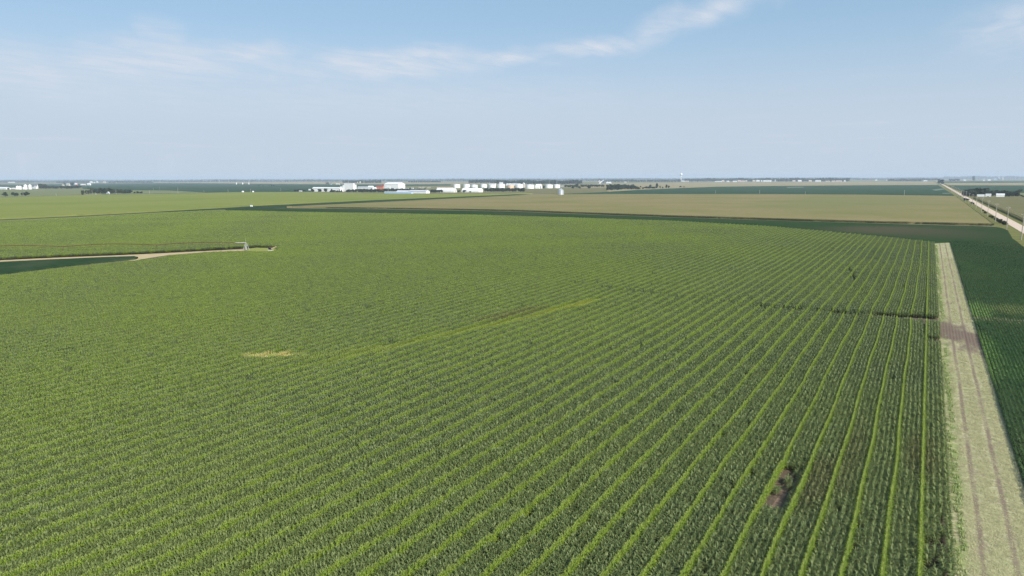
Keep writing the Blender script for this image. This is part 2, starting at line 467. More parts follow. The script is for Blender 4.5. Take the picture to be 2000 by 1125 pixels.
# mown strip between the corn and the beans: straw litter with two wheel tracks
def strip_mat():
    m = bpy.data.materials.new('mown_strip'); m.use_nodes = True
    N, L = m.node_tree.nodes, m.node_tree.links
    b = N['Principled BSDF']; b.inputs['Roughness'].default_value = .95; b.inputs['Specular IOR Level'].default_value = .1
    g_ = N.new('ShaderNodeNewGeometry'); s_ = N.new('ShaderNodeSeparateXYZ'); L.new(g_.outputs['Position'], s_.inputs[0])

    def noise(sc, det, stretch=(1, 1, 1)):
        mp_ = N.new('ShaderNodeMapping'); mp_.inputs['Scale'].default_value = stretch; L.new(g_.outputs['Position'], mp_.inputs['Vector'])
        n = N.new('ShaderNodeTexNoise'); n.inputs['Scale'].default_value = sc; n.inputs['Detail'].default_value = det; n.inputs['Roughness'].default_value = .65
        L.new(mp_.outputs[0], n.inputs['Vector']); return n.outputs['Fac']

    def ma(op, a, b_=None, c=None, cl=False):
        n = N.new('ShaderNodeMath'); n.operation = op; n.use_clamp = cl
        for i, v in enumerate((a, b_, c)):
            if v is None: continue
            if isinstance(v, (int, float)): n.inputs[i].default_value = v
            else: L.new(v, n.inputs[i])
        return n.outputs[0]

    def mr(v, a, c, d=0., e=1.):
        n = N.new('ShaderNodeMapRange'); n.interpolation_type = 'SMOOTHSTEP'
        for k, q in zip(('From Min', 'From Max', 'To Min', 'To Max'), (a, c, d, e)): n.inputs[k].default_value = q
        L.new(v, n.inputs['Value']); return n.outputs[0]

    def mix(f, a, c):
        x = N.new('ShaderNodeMix'); x.data_type = 'RGBA'
        for sock, v in ((x.inputs['Factor'], f), (x.inputs['A'], a), (x.inputs['B'], c)):
            if isinstance(v, tuple): sock.default_value = (*v, 1)
            else: L.new(v, sock)
        return x.outputs['Result']
    X, Y = s_.outputs[0], s_.outputs[1]
    wob = ma('MULTIPLY_ADD', noise(.03, 2), .9, -.45)
    Xw = ma('ADD', X, wob)
    c = mix(mr(noise(1.6, 8), .34, .66), (.215, .185, .105), (.44, .42, .25))
    c = mix(mr(noise(.12, 5), .42, .66, 0, .5), c, (.33, .34, .15))
    c = mix(mr(noise(.22, 6, (1, .4, 1)), .50, .68, 0, .7), c, (.22, .165, .125))
    c = mix(mr(noise(.31, 7, (1, .25, 1)), .50, .7, 0, .6), c, (.20, .235, .10))
    # green regrowth along the corn side
    gl = ma('MULTIPLY', mr(ma('ABSOLUTE', ma('SUBTRACT', Xw, 6.9)), 1.1, .2), mr(noise(.16, 5), .38, .62))
    c = mix(ma('MULTIPLY', gl, .75), c, (.17, .25, .06))
    # wheel tracks
    for tx in (8.8, 12.1):
        t = ma('MULTIPLY', mr(ma('ABSOLUTE', ma('SUBTRACT', Xw, tx)), .55, .12), mr(noise(.3, 7, (1, .3, 1)), .3, .56, .25, 1.))
        c = mix(ma('MULTIPLY', t, .9), c, (.17, .125, .095))
    for tx in (10.4, 13.4):
        t = ma('MULTIPLY', mr(ma('ABSOLUTE', ma('SUBTRACT', Xw, tx)), .3, .05), mr(noise(.3, 6, (1, .3, 1)), .4, .65))
        c = mix(ma('MULTIPLY', t, .5), c, (.2, .16, .11))
    # the bare worked patch
    yc = float(at(1868, 655)[1])
    bare = ma('MULTIPLY', mr(ma('ADD', ma('ABSOLUTE', ma('ADD', ma('SUBTRACT', Y, yc + 2), ma('MULTIPLY', ma('SUBTRACT', X, 10.), 1.7))), ma('MULTIPLY', noise(.3, 7, (1, .3, 1)), 60)), 56, 36), mr(noise(.6, 6, (1, .25, 1)), .2, .5, .45, 1.))
    rib = mr(ma('SINE', ma('MULTIPLY', X, 8.2)), -.6, .9)
    c = mix(ma('MULTIPLY', bare, .92), c, (.115, .078, .062))
    c = mix(ma('MULTIPLY', ma('MULTIPLY', bare, rib), .45), c, (.21, .16, .13))
    L.new(c, b.inputs['Base Color'])
    bp = N.new('ShaderNodeBump'); bp.inputs['Strength'].default_value = .35; bp.inputs['Distance'].default_value = .1
    L.new(noise(2.5, 8), bp.inputs['Height']); L.new(bp.outputs[0], b.inputs['Normal'])
    return m


slab('mown_strip', [(5.3, -60), (5.3, 572), (15.4, 588), (15.4, -60)], .012, strip_mat(), 'pale mown strip with wheel tracks between corn and dark beans', 'strip', 'structure', amp=0, px=False)

# upper corn and the fields beyond
UP_BOT = [(-140, 436), (0, 429.5), (150, 422.5), (300, 414.5), (390, 409.2), (440, 406.5), (500, 402.5), (600, 397.8), (750, 390.3), (840, 386.8), (1010, 379.6)]
UP_TOP = [(x, y, 2.2) for x, y in [(1040, 377.6), (900, 378.2), (838, 378.8), (700, 377.2), (600, 375.6), (480, 375.2), (400, 377), (300, 379), (200, 380.5), (100, 383), (0, 386), (-140, 389.5)]]
slab('corn_crop', UP_BOT + UP_TOP, 2.2, m_corn_far, 'smooth light green cornfield between the dark ditch line and the white sheds', 'cornfield')
slab('tasselled_corn_crop', [(x, y, 2.3) for x, y in [(560, 403.4), (700, 396.6), (840, 389.6), (1010, 381.4), (1090, 380.3), (1200, 379.6), (1500, 380), (1700, 381), (1893, 383.6)]] + [
                             (1897, 389), (1912, 404), (1927, 419), (1946, 437.5), (1938, 441), (1800, 437.6), (1700, 435.5), (1500, 429.5), (1300, 423.5), (1100, 416.2), (1000, 412.3), (800, 408.6), (640, 406.6), (560, 405.6)],
     2.3, m_tanf, 'wide tan tasselled cornfield in the middle distance', 'cornfield', amp=.25, xmax=53.0)
slab('ditch_grass', [(-140, 436.5), (0, 430.5), (150, 423.5), (300, 415.5), (390, 411.5), (440, 409.4), (500, 408), (560, 406.4), (700, 398), (840, 390.5), (1012, 381.6), (1034, 379.6)] + UP_BOT[::-1], .3, m_wedge,
     'dark green ditch strip between the light green and the tan cornfields', 'ditch', 'structure', amp=.3)  # real ditch; its dark left run also paints in the shaded field edge
# beans: thin band beyond the corn, and the block right of the mown strip
SOY_X1 = 55.5
soy_poly = [at(x, y)[:2] for x, y in [(440, 409.4), (560, 407.5), (640, 408.2), (800, 410.4), (1000, 414), (1100, 418), (1300, 425.3), (1500, 431.3), (1700, 437.4), (1800, 440), (1905, 442.5), (1940, 444), (1955, 446), (1968, 451)]]
soy_poly += [np.array(p, float) for p in [(SOY_X1, 640), (SOY_X1, 560), (SOY_X1, -60), (15.8, -60), (15.8, 588), (5.0, 578)]]
soy_poly += [np.array(p) + np.array([1.5, 3.5]) for p in corn_poly[1:15]]
slab('soybean_crop', soy_poly, .62, m_soy_far, 'dark green bean field curving round the corner of the corn', 'bean field', amp=.15, px=False)

# wedge of beans and the bare track to the irrigation pivot
slab('wedge_bean_crop', [(-120, 521.5), (0, 514), (100, 509), (200, 504.6), (262, 502.6), (270, 504.5), (265, 507), (200, 513.5), (100, 524.5), (0, 537.5), (-120, 552)], .8, m_wedge,
     'dark bean wedge below the bare track at the left edge', 'bean field', amp=.4)
slab('dirt_track', [(-120, 520), (-120, 514), (0, 508.6), (120, 503), (270, 497), (380, 491.5), (440, 488.6), (484, 486), (478, 489.6), (400, 492.5), (330, 498), (290, 504), (262, 509), (200, 507), (100, 512), (0, 518)], .02, m_dirt,
     'bare tan dirt track leading to the irrigation pivot', 'track', 'structure', amp=.5)
slab('clearing_grass', [(478, 487), (500, 484), (545, 485), (560, 487), (535, 491), (500, 491), (482, 490)], .15, m_clear, 'pale grass clearing at the foot of the irrigation pivot', 'grass', 'stuff', amp=.5, step=5)

# far fields
slab('far_green_crop', [(1096, 379.4), (1170, 376.2), (1250, 371), (1340, 367.3), (1400, 365), (1500, 363.6), (1700, 362), (1832, 361.6), (1893, 382.5), (1700, 380), (1500, 379), (1200, 378.8)], 1.0, m_green_f, 'long dark green field beyond the tan corn', 'field', amp=0, xmax=55.0)
slab('far_tan_crop', [(1130, 366.5), (1190, 374.5), (1250, 370.5), (1340, 366.8), (1500, 363.1), (1700, 361.5), (1832, 361), (1824, 355.2), (1660, 354.8), (1500, 356), (1330, 356.5), (1180, 358.6), (1150, 360)], .5, m_tan_f, 'pale tan stubble field in front of the far town', 'field', amp=0, xmax=56.0)
slab('far_brown_crop', [(1020, 369.5), (1100, 368), (1186, 366.5), (1186, 375.6), (1094, 379.2), (1040, 377.4), (900, 378), (840, 378), (842, 376.6), (1030, 376)], .55, m_brown_f, 'brownish stubble field round the silver grain bin', 'field', amp=0)
slab('far_green_crop', [(170, 377), (200, 380), (300, 378.6), (400, 376.6), (480, 374.9), (600, 374.8), (680, 370), (760, 363.8), (880, 362.5), (880, 359.5), (760, 360.5), (600, 360), (430, 358.4), (330, 357.6), (180, 358.5), (70, 360.5), (-140, 361.5), (-140, 366), (60, 367), (160, 366)], .7, m_green_f, 'blue green field behind the left farmstead', 'field', amp=0)
slab('far_pale_crop', [(-140, 389), (0, 385.7), (100, 382.6), (170, 380.3), (290, 378.6), (400, 376.5), (330, 372.5), (250, 372), (170, 369.5), (60, 370.2), (-140, 371.8)], .9, m_green_l, 'pale green pasture in front of the left farmstead', 'field', amp=0)
slab('far_tan_crop', [(430, 358), (600, 359.6), (760, 360), (1000, 359), (1000, 356), (760, 356), (600, 355.5), (330, 356.4)], .6, m_tan_f, 'thin tan strip of stubble below the left horizon', 'field', amp=0)
slab('roadside_corn_crop', [(87.6, 330), (87.6, 1930), (300, 1930), (300, 330)], 2.5, m_brown_f, 'olive brown cornfield on the far side of the gravel road', 'cornfield', px=False, amp=.5, step=8)
slab('far_green_crop', [(1852, 362.3), (2120, 362.6), (2120, 375), (1900, 378.5), (1868, 371)], 1.0, m_green_f, 'dark green field behind the farm trees on the right', 'field', amp=0, xmin=88.0)
slab('far_tan_crop', [(1842, 357.6), (2120, 357.2), (2120, 362), (1852, 361.8)], .6, m_tan_f, 'narrow tan field beyond the right farm', 'field', amp=0, xmin=88.0)
slab('far_green_crop', [(1840, 354.4), (2120, 352.6), (2120, 356.6), (1842, 357.1)], .6, m_green_f, 'thin green field under the right horizon', 'field', amp=0, xmin=88.0)
slab('far_green_crop', [(1990, 381), (2120, 380), (2120, 402), (2040, 399)], 2.62, m_green_l, 'fresh green patch at the right edge beyond the farm sheds', 'field', amp=0)
for q in ([(1820, 371), (1838, 368.6), (1846, 369.8), (1828, 373)], [(1840, 377.4), (1856, 377.4), (1857, 378.8), (1841, 378.8)], [(1534, 365.6), (1566, 365), (1572, 366.4), (1540, 367.4)]):
    slab('bare_patch', q, 1.03, m_pale, 'pale bare patch in the long dark green field', 'bare patch', 'structure', amp=0)


# ------------------------------------------------------------------ row crops made of real plants (instanced row pieces)
def scatter(name, label, cat, pts, rot, scl, pick, sources, src_name):
    c = bpy.data.collections.new(src_name)
    for i, me in enumerate(sources):
        so = bpy.data.objects.new('%s_%02d' % (src_name, i), me); c.objects.link(so)
    me = bpy.data.meshes.new(name); me.vertices.add(len(pts))
    me.vertices.foreach_set('co', np.asarray(pts, np.float32).ravel())
    for nm, ty, val in (('rot', 'FLOAT', rot), ('scl', 'FLOAT', scl), ('pick', 'INT', pick)):
        a = me.attributes.new(nm, ty, 'POINT')
        a.data.foreach_set('value', np.asarray(val, np.int32 if ty == 'INT' else np.float32))
    me.update()
    o = bpy.data.objects.new(name, me); COL.objects.link(o)
    t = bpy.data.node_groups.new(name, 'GeometryNodeTree')
    t.interface.new_socket('Geometry', in_out='INPUT', socket_type='NodeSocketGeometry')
    t.interface.new_socket('Geometry', in_out='OUTPUT', socket_type='NodeSocketGeometry')
    N, L = t.nodes, t.links
    gi, go = N.new('NodeGroupInput'), N.new('NodeGroupOutput')
    ci = N.new('GeometryNodeCollectionInfo'); ci.inputs['Collection'].default_value = c
    ci.inputs['Separate Children'].default_value = True; ci.inputs['Reset Children'].default_value = True
    ip = N.new('GeometryNodeInstanceOnPoints'); ip.inputs['Pick Instance'].default_value = True

    def attr(nm, ty):
        n = N.new('GeometryNodeInputNamedAttribute'); n.data_type = ty; n.inputs['Name'].default_value = nm; return n.outputs['Attribute']
    L.new(gi.outputs[0], ip.inputs['Points']); L.new(ci.outputs[0], ip.inputs['Instance'])
    L.new(attr('pick', 'INT'), ip.inputs['Instance Index'])
    cx = N.new('ShaderNodeCombineXYZ'); L.new(attr('rot', 'FLOAT'), cx.inputs[2]); L.new(cx.outputs[0], ip.inputs['Rotation'])
    sx = N.new('ShaderNodeCombineXYZ'); sx.inputs[0].default_value = 1; sx.inputs[1].default_value = 1; L.new(attr('scl', 'FLOAT'), sx.inputs[2]); L.new(sx.outputs[0], ip.inputs['Scale'])
    L.new(ip.outputs[0], go.inputs[0])
    md = o.modifiers.new('plants', 'NODES'); md.node_group = t
    return tag(o, label, cat, None, 'stuff')


def corn_plant(mb, x, y, hgt, nleaf, r, wid, tassel=None, lf=.98):
    a0 = r.uniform(0, math.pi)
    lean = (r.gauss(0, .04), r.gauss(0, .04))
    for k in range(nleaf):
        t = .30 + .70 * k / (nleaf - 1)
        z = hgt * (t * .80)
        az = a0 + k * math.pi + r.gauss(0, .55)
        L_ = (.95 - .35 * abs(t - .6) / .4) * r.uniform(.75, 1.2) * lf
        e0 = math.radians(r.uniform(48, 70) + 14 * (t > .85)); e1 = math.radians(r.uniform(-70, -15) if t < .9 else r.uniform(-30, 35))
        px, pz = .02, z
        ca, sa = math.cos(az), math.sin(az)
        v, f = [], []
        n = 4
        for i in range(n + 1):
            u = i / n
            w = wid * (.55, 1.0, .95, .62, .08)[i] * .5
            bx, by = x + lean[0] * t + ca * px, y + lean[1] * t + sa * px
            tw = r.uniform(-.25, .25)
            v += [(bx - sa * w, by + ca * w, pz + tw * w), (bx + sa * w, by - ca * w, pz - tw * w)]
            e = e0 + (e1 - e0) * u
            px += L_ / n * math.cos(e); pz += L_ / n * math.sin(e)
        f = [(2 * i, 2 * i + 1, 2 * i + 3, 2 * i + 2) for i in range(n)]
        mb.add(v, f)
    if tassel is not None:
        zt = hgt * .84
        cx, cy = x + lean[0], y + lean[1]
        tassel.add([(cx - .02, cy, zt), (cx + .02, cy, zt), (cx + .012, cy, hgt + .12), (cx - .012, cy, hgt + .12)], [(0, 1, 2, 3)])
        for q in range(5):
            az = r.uniform(0, 6.28); e = r.uniform(.5, 1.2); l = r.uniform(.16, .28)
            bz = hgt - r.uniform(.05, .22)
            ex, ey, ez = cx + l * math.cos(az) * math.cos(e), cy + l * math.sin(az) * math.cos(e), bz + l * math.sin(e)
            sx_, sy_ = -math.sin(az) * .014, math.cos(az) * .014
            tassel.add([(cx - sx_, cy - sy_, bz), (cx + sx_, cy + sy_, bz), (ex + sx_, ey + sy_, ez), (ex - sx_, ey - sy_, ez)], [(0, 1, 2, 3)])


SEG = 2.0
ROW = .762


def fem_row(mb, x, r):
    y = -SEG / 2 + r.uniform(0, .15)
    while y < SEG / 2:
        if r.random() > .06:
            corn_plant(mb, x + r.gauss(0, .05), y, 1.85 * r.uniform(.82, 1.09), 9, r, .125)
        y += r.uniform(.13, .22)


fem1, fem4, male1 = [], [], []
for i in range(8):
    mb = MB(); fem_row(mb, 0.0, rnd); fem1.append(mb.mesh('corn_row_piece', m_fem))
for i in range(6):
    mb = MB()
    for k in range(4): fem_row(mb, (k - 1.5) * ROW, rnd)
    fem4.append(mb.mesh('corn_block_piece', m_fem))
for i in range(8):
    mb, tb = MB(), MB()
    y = -SEG / 2 + rnd.uniform(0, .12)
    while y < SEG / 2:
        corn_plant(mb, rnd.gauss(0, .06), y, 2.12 * rnd.uniform(.86, 1.07), 9, rnd, .105, tb, .72)
        y += rnd.uniform(.11, .17)
    me = bpy.data.meshes.new('male_row_piece')
    k = len(mb.v)
    me.from_pydata(mb.v + tb.v, [], mb.f + [tuple(i + k for i in q) for q in tb.f])
    me.materials.append(m_male); me.materials.append(m_tas)
    me.polygons.foreach_set('material_index', [0] * len(mb.f) + [1] * len(tb.f))
    me.update(); male1.append(me)


def inside(P, poly):
    x, y = P[:, 0], P[:, 1]
    c = np.zeros(len(P), bool)
    n = len(poly)
    for i in range(n):
        x0, y0 = poly[i]; x1, y1 = poly[(i + 1) % n]
        if y0 == y1: continue
        k = ((y0 > y) != (y1 > y)) & (x < (x1 - x0) * (y - y0) / (y1 - y0) + x0)
        c ^= k
    return c


def visible(P, mx=130, my=170):
    q = np.c_[P, np.full(len(P), 1.5)] - CAM
    w = q @ FW
    w_ = np.where(w > 1, w, 1)
    x = 1000 + F * (q @ RT) / w_; y = 562.5 - F * (q @ UP) / w_
    return (w > 10) & (x > -mx) & (x < 2000 + mx) & (y < 1125 + my)


HOLES = [[at(x, y, 1.9)[:2] for x, y in [(-120, 553), (0, 537), (100, 524.5), (200, 514), (265, 508), (300, 504), (335, 498), (405, 491.9), (440, 490.0), (475, 490), (500, 490.6), (530, 490.2), (540, 487.6)]] +
         [at(x, y, 0)[:2] for x, y in [(544, 486.8), (535, 484.6), (500, 483.8), (482, 485), (380, 491), (270, 496.6), (120, 502.6), (0, 508.2), (-120, 513.6)]]]
C_PIV = at(482, 487)[:2]


TRACK = [at(x, y, 1.0)[:2] for x, y in [(1835, 624), (1735, 617), (1640, 612), (1500, 602), (1400, 590), (1300, 578), (1210, 567), (1120, 553), (1000, 547)]]


def track(P):
    """old wheel track crossing the rows: a clear gap by the mown strip, fading out to the left"""
    k = np.zeros(len(P), bool)
    for i in range(len(TRACK) - 1):
        a, b = TRACK[i], TRACK[i + 1]
        d = b - a
        u = np.clip(((P - a) @ d) / (d @ d), 0, 1)
        q = np.hypot(*(P - a - u[:, None] * d).T)
        wd_, pr_ = ((4.4, 1.0), (3.9, .85), (3.4, .55), (2.6, .35), (2.2, .3), (2.4, .4), (1.8, .25), (1.2, .12))[i]
        k |= (q < wd_) & (rng.random(len(P)) < pr_)
    return k


XM0 = 2.2
kmax = 260
ys = np.arange(30, 780, SEG)
xm = XM0 - 3.81 * np.arange(0, kmax)
GX, GY = np.meshgrid(xm, ys); MP = np.c_[GX.ravel(), GY.ravel()]


def wander(P):
    """the rows follow the planter's slightly wandering line"""
    return .20 * np.sin(P[:, 1] * .019 + P[:, 0] * .013) + .10 * np.sin(P[:, 1] * .067 + P[:, 0] * .09) + .07 * np.sin(P[:, 1] * .171 + P[:, 0] * .31) - .3 * np.exp(-((P[:, 1] - 262) / 16) ** 2)


MP[:, 0] += np.where(MP[:, 0] < 1, wander(MP), 0)
k = inside(MP, corn_poly) & visible(MP)
for h in HOLES: k &= ~inside(MP, h)
k &= ~track(MP)
k &= rng.random(len(MP)) > .004
MP = MP[k]
tall = 1 + .05 * np.sin(MP[:, 0] * .05) * np.cos(MP[:, 1] * .043) + rng.normal(0, .04, len(MP))
z = np.zeros(len(MP))
scatter('male_corn_rows', 'bright yellow green tasselled corn rows standing between the darker rows', 'corn', np.c_[MP, z], rng.integers(0, 2, len(MP)) * math.pi, tall, rng.integers(0, 8, len(MP)), male1, 'male_row_piece')

xf = XM0 + 3.81 / 2 - 3.81 * np.arange(0, kmax)
GX, GY = np.meshgrid(xf, ys); FP = np.c_[GX.ravel(), GY.ravel()]
FP[:, 0] += np.where(FP[:, 0] < 3, wander(FP), 0)
k = inside(FP, corn_poly) & visible(FP)
for h in HOLES: k &= ~inside(FP, h)
FP = FP[k]
near = (np.hypot(FP[:, 0], FP[:, 1]) < 230) | ((FP[:, 0] > -80) & (FP[:, 1] < 430))
NF, FF = FP[near], FP[~near]
FF = FF[~track(FF)]
NF = np.concatenate([NF + np.array([(j - 1.5) * ROW, rng.uniform(-.02, .02)]) for j in range(4)])
NF = NF[~track(NF)]
b0, b1 = at(1548, 918, .5)[:2], at(1512, 992, .5)[:2]
bare = (np.abs(NF[:, 0] - (b0[0] + b1[0]) / 2) < .85) & (rng.random(len(NF)) < np.where(np.abs(NF[:, 0] - (b0[0] + b1[0]) / 2) < .42, .92, .62)) & (NF[:, 1] < b0[1]) & (NF[:, 1] > b1[1])
gp = at(1806, 1085, 0)[:2]
thin = (np.abs(NF[:, 0] - 3.6) < 1.0) & (NF[:, 1] < 106) & (rng.random(len(NF)) < .22)
nz = np.sin(NF[:, 0] * .31 + 1.3 * np.sin(NF[:, 1] * .045)) * np.sin(NF[:, 1] * .07 + .4 * NF[:, 0])
thin |= (NF[:, 0] > -22) & (nz > .93) & (rng.random(len(NF)) < .15)
thin |= (np.abs(NF[:, 1] - at(1830, 672)[1]) < 3.2) & (NF[:, 0] > 2.4)
TRAIL = [at(x, y, 1.2)[:2] for x, y in [(1654, 519), (1663, 532), (1669, 546), (1671, 552)]]
trail = np.zeros(len(NF), bool)
for a, b in zip(TRAIL[:-1], TRAIL[1:]):
    d = b - a; u = np.clip(((NF - a) @ d) / (d @ d), 0, 1); trail |= np.hypot(*(NF - a - u[:, None] * d).T) < .6
trail |= np.hypot(*(NF - at(1667, 559, 1.2)[:2]).T) < 1.0
NF = NF[~(bare | thin | trail)]
NF = NF[rng.random(len(NF)) > .006]
xs_ = (b0[0] + b1[0]) / 2
slab('bare_soil', [(xs_ - .5, b1[1]), (xs_ - .1, b1[1] - 2.4), (xs_ + .4, b1[1] + 1), (xs_ + .6, b0[1] - 3), (xs_ + .3, b0[1] + .6), (xs_ - .4, b0[1] - 2)], .02, M('sun_bright_soil', (.24, .165, .12), .95, (.17, .12, .085), 1.2, spec=0.0),  # bare soil, its colour brightened in place of sun between the rows
     'bare streak of pinkish soil painted sun bright among the corn rows near the right front', 'bare soil', 'structure', amp=.08, step=1.0, px=False)


def stunt(P):
    """plants stay short round the bare streak and in the stressed patches"""
    k = np.ones(len(P))
    x0 = (b0[0] + b1[0]) / 2
    u = np.maximum(0, np.maximum(x0 - .7 - P[:, 0], P[:, 0] - x0 - 1.6)) / 1.5
    v = np.maximum(0, np.maximum(b1[1] - P[:, 1], P[:, 1] - b0[1] + 2)) / 4.0
    k = 1 - .56 * np.exp(-(u * u + v * v)) * rng.uniform(.6, 1.1, len(P))  # rows lowered round the streak so that sun reaches the soil
    for (px_, py_, rx_, ry_, ro_, _c, st_) in PATCH[:4]:
        c_, s_ = math.cos(ro_), math.sin(ro_)
        u = ((P[:, 0] - px_) * c_ + (P[:, 1] - py_) * s_) / rx_; v = (-(P[:, 0] - px_) * s_ + (P[:, 1] - py_) * c_) / ry_
        k *= 1 - .35 * st_ * np.exp(-(u * u + v * v))
    return k


def tallness(P):
    return stunt(P) * (1 + .06 * np.sin(P[:, 0] * .037 + 1) * np.cos(P[:, 1] * .031) + rng.normal(0, .05, len(P)))


scatter('corn_crop', 'dark green corn rows filling the near field', 'corn', np.c_[NF, np.zeros(len(NF))], rng.integers(0, 2, len(NF)) * math.pi, tallness(NF), rng.integers(0, 8, len(NF)), fem1, 'corn_row_piece')
scatter('corn_crop', 'green corn rows blurring together toward the far edge of the big field', 'corn', np.c_[FF, np.zeros(len(FF))], rng.integers(0, 2, len(FF)) * math.pi, tallness(FF), rng.integers(0, 6, len(FF)), fem4, 'corn_block_piece')

# the outer rows of the tasselled fields, where the stalks show
m_edge = crop_mat('field_edge_corn_leaf', [(.11, .13, .05), (.16, .17, .075), (.13, .15, .055)], rough=.7, spec=.1, transl=.2)
m_etas = M('field_edge_tassel', (.27, .24, .12), .8, (.22, .21, .09), 2.0)
edge = []
for i in range(5):
    mb, tb = MB(), MB()
    y = -SEG / 2
    while y < SEG / 2:
        corn_plant(mb, rnd.gauss(0, .08), y, 2.15 * rnd.uniform(.7, 1.1), 8, rnd, .11, tb, .95); y += rnd.uniform(.15, .24)
    me = bpy.data.meshes.new('edge_row_piece'); k = len(mb.v)
    me.from_pydata(mb.v + tb.v, [], mb.f + [tuple(i_ + k for i_ in q) for q in tb.f]); me.materials.append(m_edge); me.materials.append(m_etas)
    me.polygons.foreach_set('material_index', [0] * len(mb.f) + [1] * len(tb.f)); me.update(); edge.append(me)
EP, ER = [], []


def edge_rows(a, b, side, nrow):
    a, b = np.array(a, float), np.array(b, float); d = b - a; L_ = np.linalg.norm(d); d /= L_; nrm = np.array([-d[1], d[0]]) * side
    for r_ in range(nrow):
        for q in np.arange(0, L_, SEG):
            if rnd.random() < .30 + .25 * math.sin(q * .05 + L_) * (side > 0): continue
            EP.append(a + d * q + nrm * (.4 + .76 * r_ + rnd.uniform(-.1, .1))); ER.append(math.atan2(d[1], d[0]) - math.pi / 2 + math.pi * rnd.randrange(2))


TF = [at(*p)[:2] for p in [(1946, 440.5), (1938, 441), (1800, 437.6), (1700, 435.5), (1500, 429.5), (1300, 423.5), (1100, 416.2), (1000, 412.3), (800, 408.6), (640, 406.6)]]
TF[0] = np.array([53.0, TF[1][1]])
for a, b in zip(TF[:-1], TF[1:]): edge_rows(a, b, 1, 4)
edge_rows((53, TF[1][1]), (53, 1900), -1, 3)
edge_rows((87.4, 1930), (87.4, 330), -1, 3)
EP = np.array(EP)
scatter('field_edge_rows', 'outer stalk rows along the edges of the tasselled cornfields', 'corn', np.c_[EP, np.zeros(len(EP))], ER, rng.normal(1, .05, len(EP)), rng.integers(0, 5, len(EP)), edge, 'edge_row_piece')

# bean rows right of the mown strip
beans = []
for i in range(6):
    mb = MB()
    for q in range(230):
        a, rr = rnd.uniform(0, math.pi), rnd.random() ** .5
        x, zz = .36 * rr * math.cos(a), .22 + .66 * rr * math.sin(a) * rnd.uniform(.75, 1.05)
        y = rnd.uniform(-SEG / 2, SEG / 2); s = rnd.uniform(.07, .12)
        nrm = Vector((x * 1.5 + rnd.gauss(0, .4), rnd.gauss(0, .45), .5 + zz * .5)).normalized()
        u = nrm.orthogonal().normalized(); u.rotate(Matrix.Rotation(rnd.uniform(0, 6.28), 3, nrm)); w = nrm.cross(u)
        c = Vector((x, y, zz))
        mb.add([c + u * s, c + w * s * .7, c - u * s, c - w * s * .7], [(0, 1, 2, 3)])
    beans.append(mb.mesh('bean_row_piece', m_soy))
xs = np.arange(15.5, SOY_X1 - .3, ROW)
GX, GY = np.meshgrid(xs, np.arange(60, 600, SEG)); BP = np.c_[GX.ravel(), GY.ravel()]
k = visible(BP)
yb = at(1940, 630)[1]
k &= ~((np.abs(BP[:, 1] - (yb + .12 * (BP[:, 0] - 25))) < 2.0) & (rng.random(len(BP)) < .8) & (BP[:, 0] < 34))
wp = at(2000, 590)[:2]
k &= ~((np.hypot((BP[:, 0] - wp[0]) * .9, (BP[:, 1] - wp[1]) * .35) < 4) & (rng.random(len(BP)) < .55))
BP = BP[k]
scatter('soybean_rows', 'dark green bean rows right of the mown strip', 'beans', np.c_[BP, np.zeros(len(BP))], rng.integers(0, 2, len(BP)) * math.pi, rng.normal(1.0, .09, len(BP)), rng.integers(0, 6, len(BP)), beans, 'bean_row_piece')

# straw and regrowth lying on the mown strip
m_straw = M('straw', (.44, .41, .22), .9, (.34, .33, .165), .6)
m_weed = M('weed_leaf', (.27, .34, .12), .7, (.38, .42, .20), .25, transl=.2)
st = []
for i in range(4):
    mb = MB()
    for q in range(32):
        a = rnd.uniform(0, 6.28); l = rnd.uniform(.1, .32); w_ = rnd.uniform(.012, .035)
        x, y, zz = rnd.gauss(0, .3), rnd.gauss(0, .5), rnd.uniform(.005, .03)
        u = (math.cos(a) * l, math.sin(a) * l); s_ = (-math.sin(a) * w_, math.cos(a) * w_); dz_ = rnd.uniform(-.0, .07)
        mb.add([(x - s_[0], y - s_[1], zz), (x + s_[0], y + s_[1], zz), (x + u[0] + s_[0], y + u[1] + s_[1], zz + dz_), (x + u[0] - s_[0], y + u[1] - s_[1], zz + dz_)], [(0, 1, 2, 3)])
    st.append(mb.mesh('straw_piece', m_straw))
n = 9000
SP = np.c_[rng.uniform(7.2, 14.6, n), 75 + 400 * rng.random(n) ** 1.6]
yc = at(1868, 655)[1]
SP = SP[(np.abs(SP[:, 1] - yc) > 22) & (np.abs(SP[:, 0] - 8.8) > .75) & (np.abs(SP[:, 0] - 12.1) > .75)]
scatter('straw_litter', 'pale straw litter lying on the mown strip', 'straw', np.c_[SP, np.full(len(SP), .012)], rng.uniform(0, 6.28, len(SP)), np.ones(len(SP)), rng.integers(0, 4, len(SP)), st, 'straw_piece')
wd = []
for i in range(4):
    mb = MB()
    for q in range(60):
        a = rnd.uniform(0, 6.28); l = rnd.uniform(.15, .38); w_ = rnd.uniform(.02, .05)
        x, y = rnd.gauss(0, .16), rnd.uniform(-.8, .8)
        ex, ey = x + math.cos(a) * l * .6, y + math.sin(a) * l * .6
        s_ = (-math.sin(a) * w_, math.cos(a) * w_)
        mb.add([(x - s_[0], y - s_[1], .02), (x + s_[0], y + s_[1], .02), (ex + s_[0] * .5, ey + s_[1] * .5, l), (ex - s_[0] * .5, ey - s_[1] * .5, l)], [(0, 1, 2, 3)])
    wd.append(mb.mesh('weed_piece', m_weed))
yy = np.arange(78, 560, 1.3)
WP = np.concatenate([np.c_[np.full(len(yy), 6.2) + rng.normal(0, .12, len(yy)), yy], np.c_[np.full(len(yy), 6.8) + rng.normal(0, .1, len(yy)), yy]])
